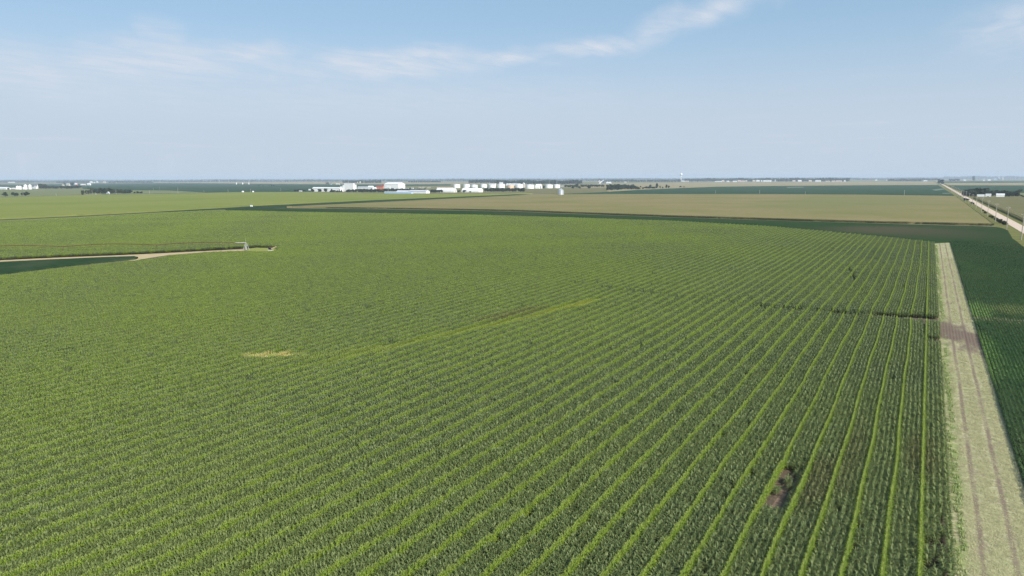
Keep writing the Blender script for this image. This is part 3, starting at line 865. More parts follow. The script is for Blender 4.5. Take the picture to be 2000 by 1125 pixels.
WP = WP[(np.sin(WP[:, 1] * .11 + WP[:, 0] * 3) + rng.normal(0, .5, len(WP)) > -.3) & (np.abs(WP[:, 1] - yc) > 20)]
scatter('regrowth_weeds', 'pale green line of regrowth along the corn side of the mown strip', 'weeds', np.c_[WP, np.full(len(WP), .012)], rng.normal(0, .1, len(WP)), rng.uniform(.6, 1.2, len(WP)), rng.integers(0, 4, len(WP)), wd, 'weed_piece')


# ------------------------------------------------------------------ trees
def crown_mesh(kind, m, n=800):
    r = rnd
    mb = MB()
    lobes = []
    if kind == 'cone':
        for q in range(n):
            t = r.random() ** 1.3; rad = (1 - t) * .5 * (.55 + .45 * r.random())
            a = r.uniform(0, 6.28)
            lobes.append((Vector((rad * math.cos(a), rad * math.sin(a), .08 + .92 * t)), .07 * (1.15 - t)))
    else:
        cz = {'round': .52, 'wide': .52, 'tall': .55, 'lone': .6}[kind]
        for j in range(8 if kind != 'tall' else 7):
            a = r.uniform(0, 6.28)
            if kind == 'tall':
                c = Vector((r.uniform(-.12, .12), r.uniform(-.12, .12), .22 + .66 * j / 6)); R0 = (.30, .30, .17)
            else:
                d = r.uniform(.10, .30) if j else 0
                c = Vector((d * math.cos(a), d * math.sin(a), cz + r.uniform(-.20, .22))); R0 = (r.uniform(.17, .27),) * 2 + (r.uniform(.14, .24),)
            for q in range(n // 8):
                v = Vector((r.gauss(0, 1), r.gauss(0, 1), r.gauss(0, 1))).normalized() * (r.random() ** .35)
                p = c + Vector((v.x * R0[0], v.y * R0[1], v.z * R0[2]))
                lobes.append((p, r.uniform(.035, .075)))
    zs = [p.z for p, _ in lobes]; rs = max(math.hypot(p.x, p.y) for p, _ in lobes)
    z0_, z1_ = min(zs), max(zs); lo_ = {'cone': .04, 'lone': .27}.get(kind, .09)
    lobes = [(Vector((p.x * .5 / rs, p.y * .5 / rs, lo_ + (.98 - lo_) * (p.z - z0_) / (z1_ - z0_))), s * 1.3) for p, s in lobes]
    for p, s in lobes:
        nrm = (Vector((p.x, p.y, (p.z - .5) * 1.1)) + Vector((r.gauss(0, .25), r.gauss(0, .25), r.gauss(0, .25)))).normalized()
        u = nrm.orthogonal().normalized(); u.rotate(Matrix.Rotation(r.uniform(0, 6.28), 3, nrm)); w_ = nrm.cross(u)
        mb.add([p + u * s, p + (u * .3 + w_ * .9) * s + nrm * s * .25, p - u * s * .9, p - w_ * s + nrm * s * .2], [(0, 1, 2, 3)])
    return mb.mesh('crown', m)


def trunk_mesh(kind):
    mb = MB()
    top = .5 if kind != 'cone' else .8
    mb.tube((0, 0, -.005), (.01, 0, .28), .045, .032); mb.tube((.01, 0, .28), (0, .01, top), .032, .012)
    for a in (.4, 2.4, 4.4):
        if kind != 'cone': mb.tube((0, 0, .27), (.2 * math.cos(a), .2 * math.sin(a), .5), .02, .008, 5)
    return mb.mesh('trunk', m_bark)


TREES = {}
for kd, m, cnt in (('round', m_leafA, 3), ('wide', m_leafA, 3), ('tall', m_leafA, 2), ('cone', m_leafC, 2), ('olive', m_leafB, 3), ('lone', m_leafA, 3)):
    TREES[kd] = [(crown_mesh('round' if kd == 'olive' else kd, m), trunk_mesh(kd)) for _ in range(cnt)]


def tree(x, yb, yt, wpx, kind, label, group=None, name='tree', cat='tree'):
    p = at(x, yb)
    h = height(x, yb, yt)
    dep = (p - CAM) @ FW
    w = wpx * dep / F
    cm, tm = TREES[kind][rnd.randrange(len(TREES[kind]))]
    t = thing(name, label, cat, (p[0], p[1], 0), group, rnd.uniform(0, 6.28))
    for nm, me in (('trunk', tm), ('crown', cm)):
        o = bpy.data.objects.new(nm, me); COL.objects.link(o); o.parent = t
        o.scale = (w * (1.1 if nm == 'crown' else 1), w * (1.1 if nm == 'crown' else 1), h)
    return t


def grove(x0, x1, yb, yt, n, label, group, kinds=('round', 'wide'), wpx=8, jb=.6, jt=1.0, base_fn=None, top_fn=None):
    for i in range(n):
        x = x0 + (x1 - x0) * (i + .5) / n + rnd.uniform(-.3, .3) * (x1 - x0) / n
        b = (base_fn(x) if base_fn else yb) - rnd.uniform(0, jb)
        t = (top_fn(x) if top_fn else yt) + rnd.uniform(-jt, jt)
        z = ', ' + ('leftmost', 'second from left', 'third from left', 'fourth from left', 'fifth from left')[i] if n < 6 else ', ' + (('left third', 'middle', 'right third') if n < 10 else ('left end', 'left of middle', 'middle', 'right of middle', 'right end'))[int(i / n * (3 if n < 10 else 5))]
        tree(x, b, t, wpx * rnd.uniform(.85, 1.25), rnd.choice(kinds), label + z, group)


tree(10.5, 385, 375.3, 11, 'lone', 'dark round tree at the left edge, leftmost of three lone trees')
tree(29.5, 384.2, 375.3, 15, 'lone', 'spreading dark tree, middle of the three lone trees on the left')
tree(50.5, 383.6, 374, 15, 'lone', 'largest of the three lone trees on the left, beside a pole')
grove(76, 90, 368.8, 358.6, 4, 'tree in the dark clump right of the dark roofed farmhouse', 'trees beside the left farmhouse', wpx=8)
grove(88, 158, 368.6, 363, 13, 'tree in the low dark windbreak right of the left farmhouse', 'low windbreak trees by the left farm', wpx=9, jt=.7)
tree(172, 369.5, 366, 4, 'round', 'small lone bush tree at the end of the left windbreak')
tree(141, 362, 355.6, 7.5, 'round', 'dark round tree between the beige and the red based white house')
tree(126.5, 360, 355.5, 6, 'round', 'smaller dark tree behind the beige house')
tree(161.5, 381, 371.7, 7, 'olive', 'separate tree at the left end of the farm grove with the white cottage')
tree(171, 379.8, 371.2, 9, 'olive', 'tree behind the slim pole at the left end of the cottage grove')
grove(178, 214, 378.8, 367, 8, 'tall olive tree in the left half of the grove around the white cottage', 'left half of the cottage grove', ('olive', 'olive', 'wide'), 11, 1.2)
grove(214, 256, 378.4, 369, 9, 'dark tree in the right half of the grove around the white cottage', 'right half of the cottage grove', ('round', 'olive', 'wide'), 10, 1.0)
tree(263, 378, 374.2, 4.2, 'round', 'small round bush, leftmost of three right of the cottage grove')
tree(269.5, 378, 373.2, 5.5, 'round', 'largest of three round bushes right of the cottage grove')
tree(275.8, 378, 374, 5.5, 'round', 'small round bush, rightmost of three beyond the cottage grove')
tree(611, 375, 369, 7, 'round', 'dark tree hiding the left end of the long white warehouse')
tree(625.5, 374.8, 369, 9, 'wide', 'flat topped dark tree in front of the long white warehouse')
tree(636.5, 375, 367.8, 10, 'round', 'round dark tree in front of the middle of the long white warehouse')
tree(648, 375, 368.2, 8, 'cone', 'widest pointed evergreen in front of the long white warehouse')
tree(653, 375, 371, 8, 'wide', 'low dark bush between the evergreens at the warehouse')
tree(659, 375, 371, 6, 'cone', 'low evergreen left of the slim one at the warehouse')
tree(662.8, 375, 367.8, 3.2, 'cone', 'slim tall evergreen right of centre before the warehouse')
tree(666.8, 375, 369.2, 4.2, 'cone', 'evergreen nearest the tall white mill block')
grove(678, 750, 375.8, 369.2, 15, 'tree in the dense dark hedge below the grey sheds and red barn', 'hedge below the grey sheds', wpx=8.5, jt=.6)
grove(748, 802, 373.8, 367.8, 11, 'tree in the dark hedge below the big white hall', 'hedge below the big white hall', wpx=8, jt=.5)
grove(803, 832, 372.5, 368.3, 6, 'tree in the low dark hedge right of the big white hall', 'low hedge right of the big white hall', wpx=7, jt=.4)
grove(841, 864, 376.2, 370.3, 5, 'tree in the clump between the white shed and the first hoop barn', 'clump left of the hoop barns', wpx=8, jt=.5)
grove(868, 884, 375.8, 373.2, 4, 'small shrub along the foot of the first hoop barn', 'shrubs under the first hoop barn', wpx=4.5, jt=.3)
tree(896, 375.6, 371.6, 6.5, 'round', 'dark bush in the gap between the two white hoop barns')
tree(906.5, 375.6, 370.8, 9, 'wide', 'dark round tree in front of the second hoop barn')
grove(915, 934, 375.6, 373.4, 4, 'small reddish shrub along the foot of the second hoop barn', 'shrubs under the second hoop barn', ('olive',), 4.5, jt=.3)
grove(910, 946, 367.8, 366, 7, 'low tree between the white tanks and the second hoop barn', 'low trees under the left tanks', wpx=6, jt=.3)
grove(946, 1026, 374.6, 366.9, 20, 'tree in the dark belt in front of the white storage tanks', 'tree belt before the tanks', ('round', 'tall', 'olive', 'wide'), 7, .5, .6)
tree(1061.8, 368.2, 362.5, 5, 'round', 'dark bush between the rounded white shed and the right pair of tanks')
tree(1125.5, 366.3, 358.8, 9, 'round', 'largest dark tree in the group right of the tanks')
tree(1119, 368.3, 364.3, 6, 'round', 'low bush left of the largest dark tree right of the tanks')
tree(1132, 368.3, 363.4, 6, 'round', 'bush just right of the largest dark tree beyond the tanks')
tree(1150, 368.6, 362, 8.5, 'round', 'lone dark round tree on the stubble left of the thicket')
grove(1104, 1120, 365.8, 361.4, 4, 'tree in the hazy hedge right of the last tanks', 'hazy hedge right of the tanks', wpx=7, jt=.6)
grove(1134, 1186, 365.3, 360.4, 12, 'tree in the low grey hedge behind the lone dark tree', 'grey hedge behind the lone dark tree', wpx=6.5, jt=.5)
grove(1186, 1222, 371.8, 360, 11, 'tree in the left half of the big dark thicket', 'left part of the big thicket', ('round', 'wide', 'olive'), 10, 1.6, .8, base_fn=lambda x: 372.8 - (x - 1186) * .05)
grove(1220, 1250, 370.2, 362, 10, 'tree in the sloping right part of the big dark thicket', 'right part of the big thicket', ('round', 'wide'), 8, 1.0, .7, top_fn=lambda x: 360.6 + max(0, x - 1237) * .45)
tree(1251.2, 366.4, 363, 3, 'round', 'tiny lone bush on the tan field right of the big thicket')
tree(1255.5, 369, 365.6, 5, 'round', 'small dark bush between the big thicket and the next clump')
grove(1259, 1281, 368.6, 364.4, 6, 'shrub in the low clump right of the big thicket', 'low clump right of the big thicket', wpx=6, jt=.6)
tree(1269.5, 367.5, 360, 6, 'olive', 'taller tree rising from the low clump')
tree(1283.2, 368, 358, 5.2, 'tall', 'tallest slim tree on the edge of the green field')
tree(1289, 368, 363, 3.2, 'olive', 'thin small tree right of the tallest slim tree')
tree(1294, 368, 364.4, 4, 'olive', 'low bush between the thin small tree and the dark pair')
tree(1301.5, 367.4, 360, 5, 'round', 'left tree of the dark pair on the field edge')
tree(1306, 367.4, 362.3, 5, 'round', 'lower right tree of the dark pair on the field edge')
tree(1329, 366, 363, 5, 'wide', 'low bush on the field line under the water tower')
tree(1336, 366, 364, 4.5, 'wide', 'smaller low bush right of the one under the water tower')
for (x, yb, yt, w, k, lb) in [(1837.5, 360, 350.3, 11, 'round', 'dark tree beside the far end of the gravel road'), (1833.5, 356, 349, 6, 'round', 'hazy tree behind the one at the far end of the road'),
                              (1901.5, 353.2, 344, 5.5, 'tall', 'tall isolated dark tree rising above the right horizon')]:
    tree(x, yb, yt, w, k, lb)
grove(1880, 1912, 384.6, 371, 7, 'tree in the left end of the right farm grove beside the poles', 'left end of the right farm grove', ('round', 'olive', 'tall'), 10, 2.0, 2.0)
grove(1894, 1930, 383.6, 368, 9, 'tall dark tree behind the hip roofed white house', 'tall trees behind the right farmhouse', ('round', 'wide'), 12, 2.5, 1.2)
grove(1925, 1962, 383.4, 372, 9, 'dark tree behind and between the two white sheds', 'trees behind the two right sheds', ('round', 'wide'), 10, 1.5, 1.2)
grove(1960, 1989, 384.4, 373, 8, 'dark tree in the grove right of the right hand white shed', 'grove right of the sheds', ('round', 'wide'), 10, 1.5, 1.0)
tree(1992, 375.5, 369, 10, 'round', 'dark tree at the right edge behind the farm grove')
for (x, yb, yt, w, lb) in [(1887, 392, 386.8, 10, 'dark bush by the road, farthest of the roadside bushes'), (1899.3, 399.3, 394.2, 6.5, 'dark bush by the road, second farthest of the roadside bushes'),
                           (1920, 412.6, 409.6, 4, 'smallest bush by the road'), (1924.5, 417.2, 412.4, 6, 'bush just in front of the smallest roadside bush'),
                           (1934, 424.5, 420, 7, 'low bush left of the long roadside thicket'), (1939, 427, 421.6, 7, 'low bush touching the long roadside thicket'),
                           (1946, 432, 425, 9, 'left bush of the long roadside thicket'), (1953, 436.5, 427.5, 11, 'middle bush of the long roadside thicket'),
                           (1960, 439.5, 430.5, 10, 'right bush of the long roadside thicket'), (1966, 439.6, 435, 5, 'low bush at the right tip of the roadside thicket')]:
    tree(x, yb, yt, w, 'olive' if x > 1915 else 'round', lb, 'bushes along the gravel road', 'bush', 'bush')


# ------------------------------------------------------------------ buildings
def solve(fn, target, hi=600.0):
    lo = .2
    inc = fn(hi) > fn(lo)
    for _ in range(50):
        m = (lo + hi) / 2
        if (fn(m) < target) == inc: lo = m
        else: hi = m
    return (lo + hi) / 2


def footprint(xl, xc, xr, yb):
    p = at(xc, yb)
    L_ = solve(lambda q: pr((p[0] - q, p[1], 0))[0], xl)
    W_ = solve(lambda q: pr((p[0], p[1] + q, 0))[0], xr) if xr > xc + .3 else L_ * .55
    return p, L_, min(W_, 160)


def building(name, label, cat, xl, xc, xr, yb, ye, yr, wm, rm, ridge='x', group=None, door=None, windows=0):
    """axis aligned gabled building; xl..xc is its south wall, xc..xr its east end"""
    p, L_, W_ = footprint(xl, xc, xr, yb)
    he = height(xc, yb, ye); hr = max(he + .3, height(xc, yb, yr))
    t = thing(name, label, cat, (p[0] - L_ / 2, p[1] + W_ / 2, 0), group)
    a, b = L_ / 2, W_ / 2
    w = MB()
    if ridge == 'x':
        w.add([(-a, -b, 0), (a, -b, 0), (a, b, 0), (-a, b, 0), (-a, -b, he), (a, -b, he), (a, b, he), (-a, b, he), (-a, 0, hr), (a, 0, hr)],
              [(0, 1, 5, 4), (1, 2, 6, 9, 5), (2, 3, 7, 6), (3, 0, 4, 8, 7), (3, 2, 1, 0)])
    else:
        w.add([(-a, -b, 0), (a, -b, 0), (a, b, 0), (-a, b, 0), (-a, -b, he), (a, -b, he), (a, b, he), (-a, b, he), (0, -b, hr), (0, b, hr)],
              [(0, 1, 5, 8, 4), (1, 2, 6, 5), (2, 3, 7, 9, 6), (3, 0, 4, 7), (3, 2, 1, 0)])
    obj('wall', w, wm, t)
    r = MB(); o_ = min(.6, .04 * max(a, b)); k = .25
    hh = hr - he
    if ridge == 'x':
        d = o_ * hh / b
        for s in (-1, 1):
            e = s * (b + o_)
            r.add([(-a - o_, e, he - d + .02), (a + o_, e, he - d + .02), (a + o_, 0, hr + .02), (-a - o_, 0, hr + .02), (-a - o_, e, he - d + k), (a + o_, e, he - d + k), (a + o_, 0, hr + k), (-a - o_, 0, hr + k)],
                  [(0, 1, 2, 3), (4, 5, 6, 7), (0, 1, 5, 4), (1, 2, 6, 5), (3, 0, 4, 7)])
    else:
        d = o_ * hh / a
        for s in (-1, 1):
            e = s * (a + o_)
            r.add([(e, -b - o_, he - d + .02), (e, b + o_, he - d + .02), (0, b + o_, hr + .02), (0, -b - o_, hr + .02), (e, -b - o_, he - d + k), (e, b + o_, he - d + k), (0, b + o_, hr + k), (0, -b - o_, hr + k)],
                  [(0, 1, 2, 3), (4, 5, 6, 7), (0, 1, 5, 4), (1, 2, 6, 5), (3, 0, 4, 7)])
    obj('roof', r, rm, t)
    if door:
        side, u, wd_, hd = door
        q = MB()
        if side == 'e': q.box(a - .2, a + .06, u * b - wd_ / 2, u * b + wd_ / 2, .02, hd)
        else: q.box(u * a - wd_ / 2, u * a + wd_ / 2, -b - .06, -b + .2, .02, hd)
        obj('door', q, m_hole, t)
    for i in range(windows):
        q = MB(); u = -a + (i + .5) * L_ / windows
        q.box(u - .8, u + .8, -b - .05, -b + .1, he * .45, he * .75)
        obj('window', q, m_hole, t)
    return t


def flat_block(name, label, cat, xl, xc, xr, yb, yt, wm, rm, group=None, extra=None):
    p, L_, W_ = footprint(xl, xc, xr, yb)
    h = height(xc, yb, yt)
    t = thing(name, label, cat, (p[0] - L_ / 2, p[1] + W_ / 2, 0), group)
    w = MB(); w.box(-L_ / 2, L_ / 2, -W_ / 2, W_ / 2, 0, h); obj('wall', w, wm, t)
    r = MB(); r.box(-L_ / 2 - .15, L_ / 2 + .15, -W_ / 2 - .15, W_ / 2 + .15, h + .003, h + .45); obj('roof', r, rm, t)
    return t, L_, W_, h


def hoop(name, label, cat, xl, xc, xr, yb, yt, m, group=None, doorm=None):
    p, L_, W_ = footprint(xl, xc, xr, yb)
    h = height(xc, yb, yt)
    t = thing(name, label, cat, (p[0] - L_ / 2, p[1] + W_ / 2, 0), group)
    n = 12
    v = []
    for s in (-1, 1):
        for i in range(n + 1):
            a = math.pi * i / n
            v.append((s * L_ / 2, -W_ / 2 * math.cos(a), h * (math.sin(a) ** .75)))
    f = [(i, n + 1 + i, n + 2 + i, i + 1) for i in range(n)]
    obj('cover', MB().add(v, f), m, t)
    obj('end_wall', MB().add([v[n + 1 + i] for i in range(n + 1)], [tuple(range(n + 1))]), m, t)
    obj('end_wall', MB().add([v[i] for i in range(n + 1)], [tuple(range(n, -1, -1))]), m, t)
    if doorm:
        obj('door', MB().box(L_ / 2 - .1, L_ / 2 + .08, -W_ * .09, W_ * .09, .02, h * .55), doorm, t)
    return t


def tank(name, label, x0, x1, yt, yb, m, rm=None, group=None, cat='tank', cone=.12, body=1.0, rings=False):
    xm = (x0 + x1) / 2
    p = at(xm, yb)
    dep = (p - CAM) @ FW
    r = (x1 - x0) / 2 * dep / F
    d = (p - CAM)[:2]; d = d / np.linalg.norm(d)
    c = p[:2] + d * r
    ht = height(xm, yb, yt)
    hc = ht / (1 + cone * r / ht) if cone < .2 else ht - cone * r
    t = thing(name, label, cat, (c[0], c[1], 0), group)
    w = MB()
    prof = [(r, 0), (r, hc)]
    if rings:
        prof = []
        k = max(4, int(hc / 1.1))
        for i in range(k + 1):
            z_ = hc * i / k
            prof.append((r, z_))
            if i < k: prof.append((r * .988, z_ + hc / k * .5))
    w.lathe(prof, 28)
    obj('wall', w, m, t)
    q = MB(); q.lathe([(r * 1.015, hc + .003), (r * 1.015, hc + .12), (r * .10, hc + cone * r), (r * .09, hc + cone * r + .3)], 28)
    obj('roof', q, rm or m, t)
    return t


# left farmstead
building('machine_shed', 'long low white machine shed with a dark doorway at the left edge', 'shed', -14, 12, 21, 370, 367.2, 365.5, m_white, m_whiter, door=('e', 0, 10, 8))
building('low_shed', 'very low whitish shed between the machine shed and the bins', 'shed', 21.5, 30, 32, 370, 368.2, 367, m_pink, m_white)
tank('grain_bin', 'short wide white bin, leftmost of the left farm bins', 31.8, 37.5, 362.8, 369.8, m_white, cat='bin', cone=.35)
tank('grain_bin', 'short wide white bin left of the two tall ones', 36.6, 42.4, 363, 370.2, m_white, cat='bin', cone=.35)
tank('grain_bin', 'smallest white bin squeezed left of the tall bins', 44.6, 47.2, 365, 369.8, m_white, cat='bin', cone=.4)
tank('grain_bin', 'left one of the two tall white bins', 47.2, 53.6, 360.3, 370, m_white, cat='bin', cone=.45)
tank('grain_bin', 'right one of the two tall white bins', 56.2, 62, 360.3, 370, m_white, cat='bin', cone=.45)
fh_ = building('farmhouse', 'white gabled farmhouse with dark slate roof right of the bins', 'house', 63, 72, 75, 368.4, 364, 360, m_white, m_darkroof, 'x')
building('porch_wing', 'white gable wing in front of the dark roofed farmhouse', 'house', 67, 71, 72, 369, 364.3, 361.8, m_white, m_darkroof, 'y')
building('cottage', 'beige house behind the left windbreak', 'house', 129.5, 135, 137.5, 363, 360.3, 358.4, m_beige, m_gray)
building('outbuilding', 'small beige outbuilding left of the beige house', 'shed', 120.5, 124, 126, 363, 361.6, 360.4, m_beige, m_beige)
building('barn', 'bright white barn with a red lower wall behind the windbreak', 'barn', 145.5, 150, 152, 361.4, 360, 357.4, m_red, m_white)
building('shed', 'long low white shed right of the red walled barn', 'shed', 157, 166, 168.5, 362.2, 360.8, 359.6, m_beige, m_white)
building('shed', 'white shed at the right end of the far farm row', 'shed', 170, 176, 178, 362, 359.4, 357.6, m_white, m_white)
building('shed', 'small white shed high behind the far farm row', 'shed', 175, 179.5, 181, 357.6, 355.6, 354.2, m_white, m_white)
building('shed', 'smallest white shed just right of the high one', 'shed', 182.8, 185, 185.8, 357.6, 356, 355, m_white, m_white)
building('shed', 'pale hazy shed on the left horizon, right of the smallest shed', 'shed', 188, 191, 192, 356.6, 355, 354.2, m_white, m_white)
building('shed', 'tan roofed shed beyond the blue green field on the left', 'shed', 201, 206, 207, 357.4, 355.6, 354.2, m_beige, m_beige)
building('poultry_house', 'long pale roof on the far left horizon above the farm', 'shed', 16, 28.5, 30, 357.2, 356.2, 355.2, m_beige, m_white)
building('cottage', 'small white gabled cottage in front of the dark grove', 'house', 208, 213.4, 215, 379.4, 377, 374.6, m_gray, m_whiter, 'y', door=('s', 0, 2, 2.6))

# white works in the middle
building('hut', 'small white hut at the left end of the works', 'hut', 602.6, 605.6, 606.6, 372.3, 370.4, 369.2, m_white, m_whiter)
building('warehouse', 'long low white warehouse left of the tall mill block', 'warehouse', 610, 664, 670, 374.6, 367.6, 366, m_white, m_white, windows=0)
mill, mL, mW, mH = flat_block('mill_block', 'tallest white flat roofed mill block of the works', 'factory', 672.5, 690.5, 693, 373.6, 358, m_white, m_whiter)
flat_block('stair_block', 'white step shaped block leaning on the left of the mill', 'factory', 664.5, 671.6, 672.2, 374.2, 364, m_white, m_whiter)
flat_block('upper_block', 'small white block on the left shoulder of the mill', 'factory', 669.3, 672.0, 672.3, 371.2, 361.3, m_white, m_whiter)
flat_block('annex_block', 'lower white annex on the right of the mill', 'factory', 689, 693.6, 696.5, 370.6, 361, m_white, m_whiter)
building('long_shed', 'long low pale grey shed right of the mill', 'shed', 698, 724, 728, 369.2, 365.4, 364.4, m_whiter, m_gray)
building('gabled_shed', 'grey white gabled shed next to the red barn', 'shed', 718.5, 728, 730.5, 369.8, 365.6, 363, m_whiter, m_whiter, door=('s', .5, 5, 5))
building('lean_to', 'small white lean to between the gabled shed and red barn', 'shed', 730, 734, 735.5, 370.4, 367.6, 365.6, m_white, m_white)
building('red_barn', 'orange red building with dark red roof beside the big white hall', 'barn', 735, 748, 750, 369.4, 364.8, 362.6, m_red, m_redroof)
flat_block('red_tower', 'dark red tower block touching the big white hall', 'factory', 745.5, 749, 750, 369, 360.2, m_redroof, m_redroof)
building('hall', 'biggest white gabled hall of the works', 'hall', 750.5, 778.5, 791.5, 371, 359.6, 356.2, m_white, m_whiter, door=('s', .25, 8, 7))
building('hall_annex', 'low white annex in front of the big white hall', 'shed', 755, 761.5, 762.5, 371.8, 364.2, 363.6, m_white, m_white)
flat_block('hut', 'small white hut right of the big white hall', 'hut', 793, 797, 798, 369.6, 367.4, m_white, m_whiter)
flat_block('hut', 'second small white hut right of the big white hall', 'hut', 803, 807, 808, 369.4, 366.8, m_white, m_whiter)
for i, (x0, x1, w) in enumerate([(817.5, 821, 'left'), (823, 828, 'middle'), (834, 840, 'right')]):
    flat_block('container', 'small pale yard container, %s one of three in the works yard' % w, 'container', x0, x1, x1 + .6, 367.6, 365.6, m_beige, m_whiter, 'containers in the works yard')
building('blue_shed', 'long low pale blue greenhouse in front of the works', 'greenhouse', 750.5, 803, 807, 378.3, 376.0, 375.0, m_blue, m_blue)
building('grey_shed', 'grey roofed barn behind the pale blue greenhouse', 'barn', 774, 804, 810, 377.6, 374.6, 371.8, m_blue, m_gray)
building('white_shed', 'white gabled shed at the right end of the blue greenhouse', 'shed', 798.5, 832, 839.4, 377.9, 373.8, 371.3, m_white, m_gray)
hoop('hoop_barn', 'left one of the two white hoop roofed barns', 'barn', 852, 886.5, 892, 375.8, 368, m_white, doorm=m_hole)
hoop('hoop_barn', 'right one of the two white hoop roofed barns', 'barn', 901.5, 935, 943.4, 375.6, 367.4, m_white)
building('kiosk', 'tiny orange kiosk at the door of the left hoop barn', 'hut', 888.4, 890, 890.4, 376.6, 374.8, 374.2, m_peach, m_peach)
building('long_roof', 'long low mauve roof behind the hoop barns', 'shed', 853, 884, 886, 369, 367.4, 366.2, m_pink, m_pink)

for (x0, x1, yt, yb, m, lb) in [
    (885, 899, 359.4, 367.2, m_white, 'leftmost white storage tank of the tank farm'),
    (905, 918, 359.4, 367.2, m_white, 'second white storage tank from the left'),
    (919.3, 933, 360.4, 367.4, m_white, 'third white storage tank from the left'),
    (938, 951.2, 359.4, 367, m_white, 'fourth white storage tank from the left'),
    (954.5, 968.5, 360.6, 368.4, m_white, 'fifth white storage tank from the left, above the tree belt'),
    (971.5, 986, 358.6, 368.4, m_white, 'tallest white storage tank, left of the peach one'),
    (991, 1004, 361, 368.4, m_peach, 'peach coloured storage tank among the white ones'),
    (1006.5, 1022, 359.4, 368.4, m_white, 'white storage tank right of the peach one'),
    (1026.4, 1043.5, 360.2, 368.6, m_white, 'widest white storage tank, left of the rounded shed'),
    (1064.4, 1079.6, 360, 367.6, m_white, 'left one of the last pair of white tanks'),
    (1081, 1093.8, 360, 367.4, m_white, 'rightmost white storage tank of the tank farm')]:
    tank('storage_tank', lb, x0, x1, yt, yb, m, m_whiter, 'storage tanks of the works')
flat_block('loading_tower', 'white box topped tower rising above the tallest tank', 'factory', 975, 981.6, 982.4, 363, 355.8, m_white, m_white)
flat_block('tank_shed', 'white flat shed behind the fifth tank', 'shed', 954.5, 967, 969, 362.4, 358.6, m_white, m_whiter)
building('tank_shed', 'long white roof behind the peach tank', 'shed', 988, 1014, 1018, 362.6, 360, 358.6, m_white, m_white)
building('chute_house', 'pinkish sloping roofed house between two tanks', 'factory', 1019.5, 1024.4, 1026, 366.4, 360, 357, m_pink, m_whiter, 'y')
hoop('rounded_shed', 'rounded white shed with a dark opening among the tanks', 'shed', 1045, 1052.4, 1059.4, 368.4, 359.4, m_white, doorm=m_hole)
flat_block('low_store', 'low grey store right of the last tank', 'shed', 1094.5, 1101.5, 1103, 365, 362.4, m_gray, m_gray)
tank('silver_grain_bin', 'lone silver grain bin on the field edge', 1089.6, 1101.2, 368.4, 380.2, m_galv, m_galv, None, 'bin', .55, rings=True)

# conveyor / loading legs right of the works
pc = at(1172, 358.6)
t = thing('grain_conveyor', 'white slanting grain conveyor with a blue hopper near the horizon', 'conveyor', (pc[0], pc[1], 0))
sc_ = ((pc - CAM) @ FW) / F
rx = Vector((RT[0], RT[1], 0)).normalized()
def off(dx_, dz_): return tuple(rx * (dx_ * sc_) + Vector((0, 0, dz_ * sc_)))
obj('chute', MB().tube(off(-2.0, .2), off(7.5, 7.0), 1.0 * sc_ * .8, .7 * sc_, 8), m_white, t)
obj('leg', MB().tube(off(.4, 0), off(-.8, 6.4), .8 * sc_, .7 * sc_, 8), m_white, t)
obj('leg', MB().tube(off(-1.0, 5.0), off(-4.2, 4.4), .6 * sc_, .5 * sc_, 8), m_white, t)
m_hop = M('blue_hopper', (.06, .10, .24), .5)
hb = MB(); c0 = Vector(off(6.4, 0)); hb.lathe([(1.1 * sc_, 1.0 * sc_), (1.8 * sc_, 2.2 * sc_), (1.8 * sc_, 4.6 * sc_)], 12, c0.x, c0.y); obj('hopper', hb, m_hop, t)
building('shed', 'low white shed right of the grain conveyor', 'shed', 1184, 1192.5, 1194, 358.4, 356.8, 355.2, m_white, m_whiter)
building('shed', 'pale hazy shed on the tan field far right of the conveyor', 'shed', 1219, 1222.6, 1223.4, 357, 355.8, 355, m_beige, m_white)
hoop('hoop_barn', 'white hoop barn on the horizon above the mill', 'barn', 697.5, 702.5, 704.2, 357.4, 353.6, m_white)
tank('grain_bin', 'left one of two small pale bins on the horizon left of the hall', 726.6, 728.6, 354.2, 357, m_white, cat='bin', cone=.4)
tank('grain_bin', 'right one of two small pale bins on the horizon left of the hall', 734, 736, 354.6, 357.2, m_white, cat='bin', cone=.4)
building('shed', 'pale green roofed shed beyond the long white warehouse', 'shed', 645, 648, 648.8, 360.4, 359.6, 358.8, m_blue, m_whiter)
building('shed', 'low white shed beyond the right end of the warehouse', 'shed', 656, 663, 664.4, 360.8, 359.6, 358.8, m_beige, m_white)
for i, x in enumerate((641, 637.6, 646.4)):
    tree(x, 359.8, 355.6 + i * .6, 3.4, 'round', ('middle', 'left', 'right')[i] + ' one of three small dark trees by the sheds beyond the warehouse', 'trees beyond the warehouse')
for i, (x, w) in enumerate([(462, 'left'), (474, 'middle'), (486.2, 'right')]):
    tank('silo', 'slim white silo, %s one of three on the far green field' % w, x - 1.0, x + 1.0, 356.6, 360.2, m_white, None, 'three slim silos', 'silo', .5)
tank('water_tank', 'low white tank on the field edge, left one of two', 472.2, 476.6, 372.6, 375.3, m_white, None, None, 'tank', .5)
tank('water_tank', 'low white tank on the field edge, right one of two', 492.4, 496, 372.8, 375.2, m_white, None, None, 'tank', .5)
building('shed', 'low white shed left of the works among small trees', 'shed', 584, 589.5, 590.6, 374.4, 373.2, 372.4, m_white, m_whiter)
grove(573, 597, 374, 370.4, 6, 'small dark tree left of the white works', 'small trees left of the works', wpx=5.5, jt=.7)
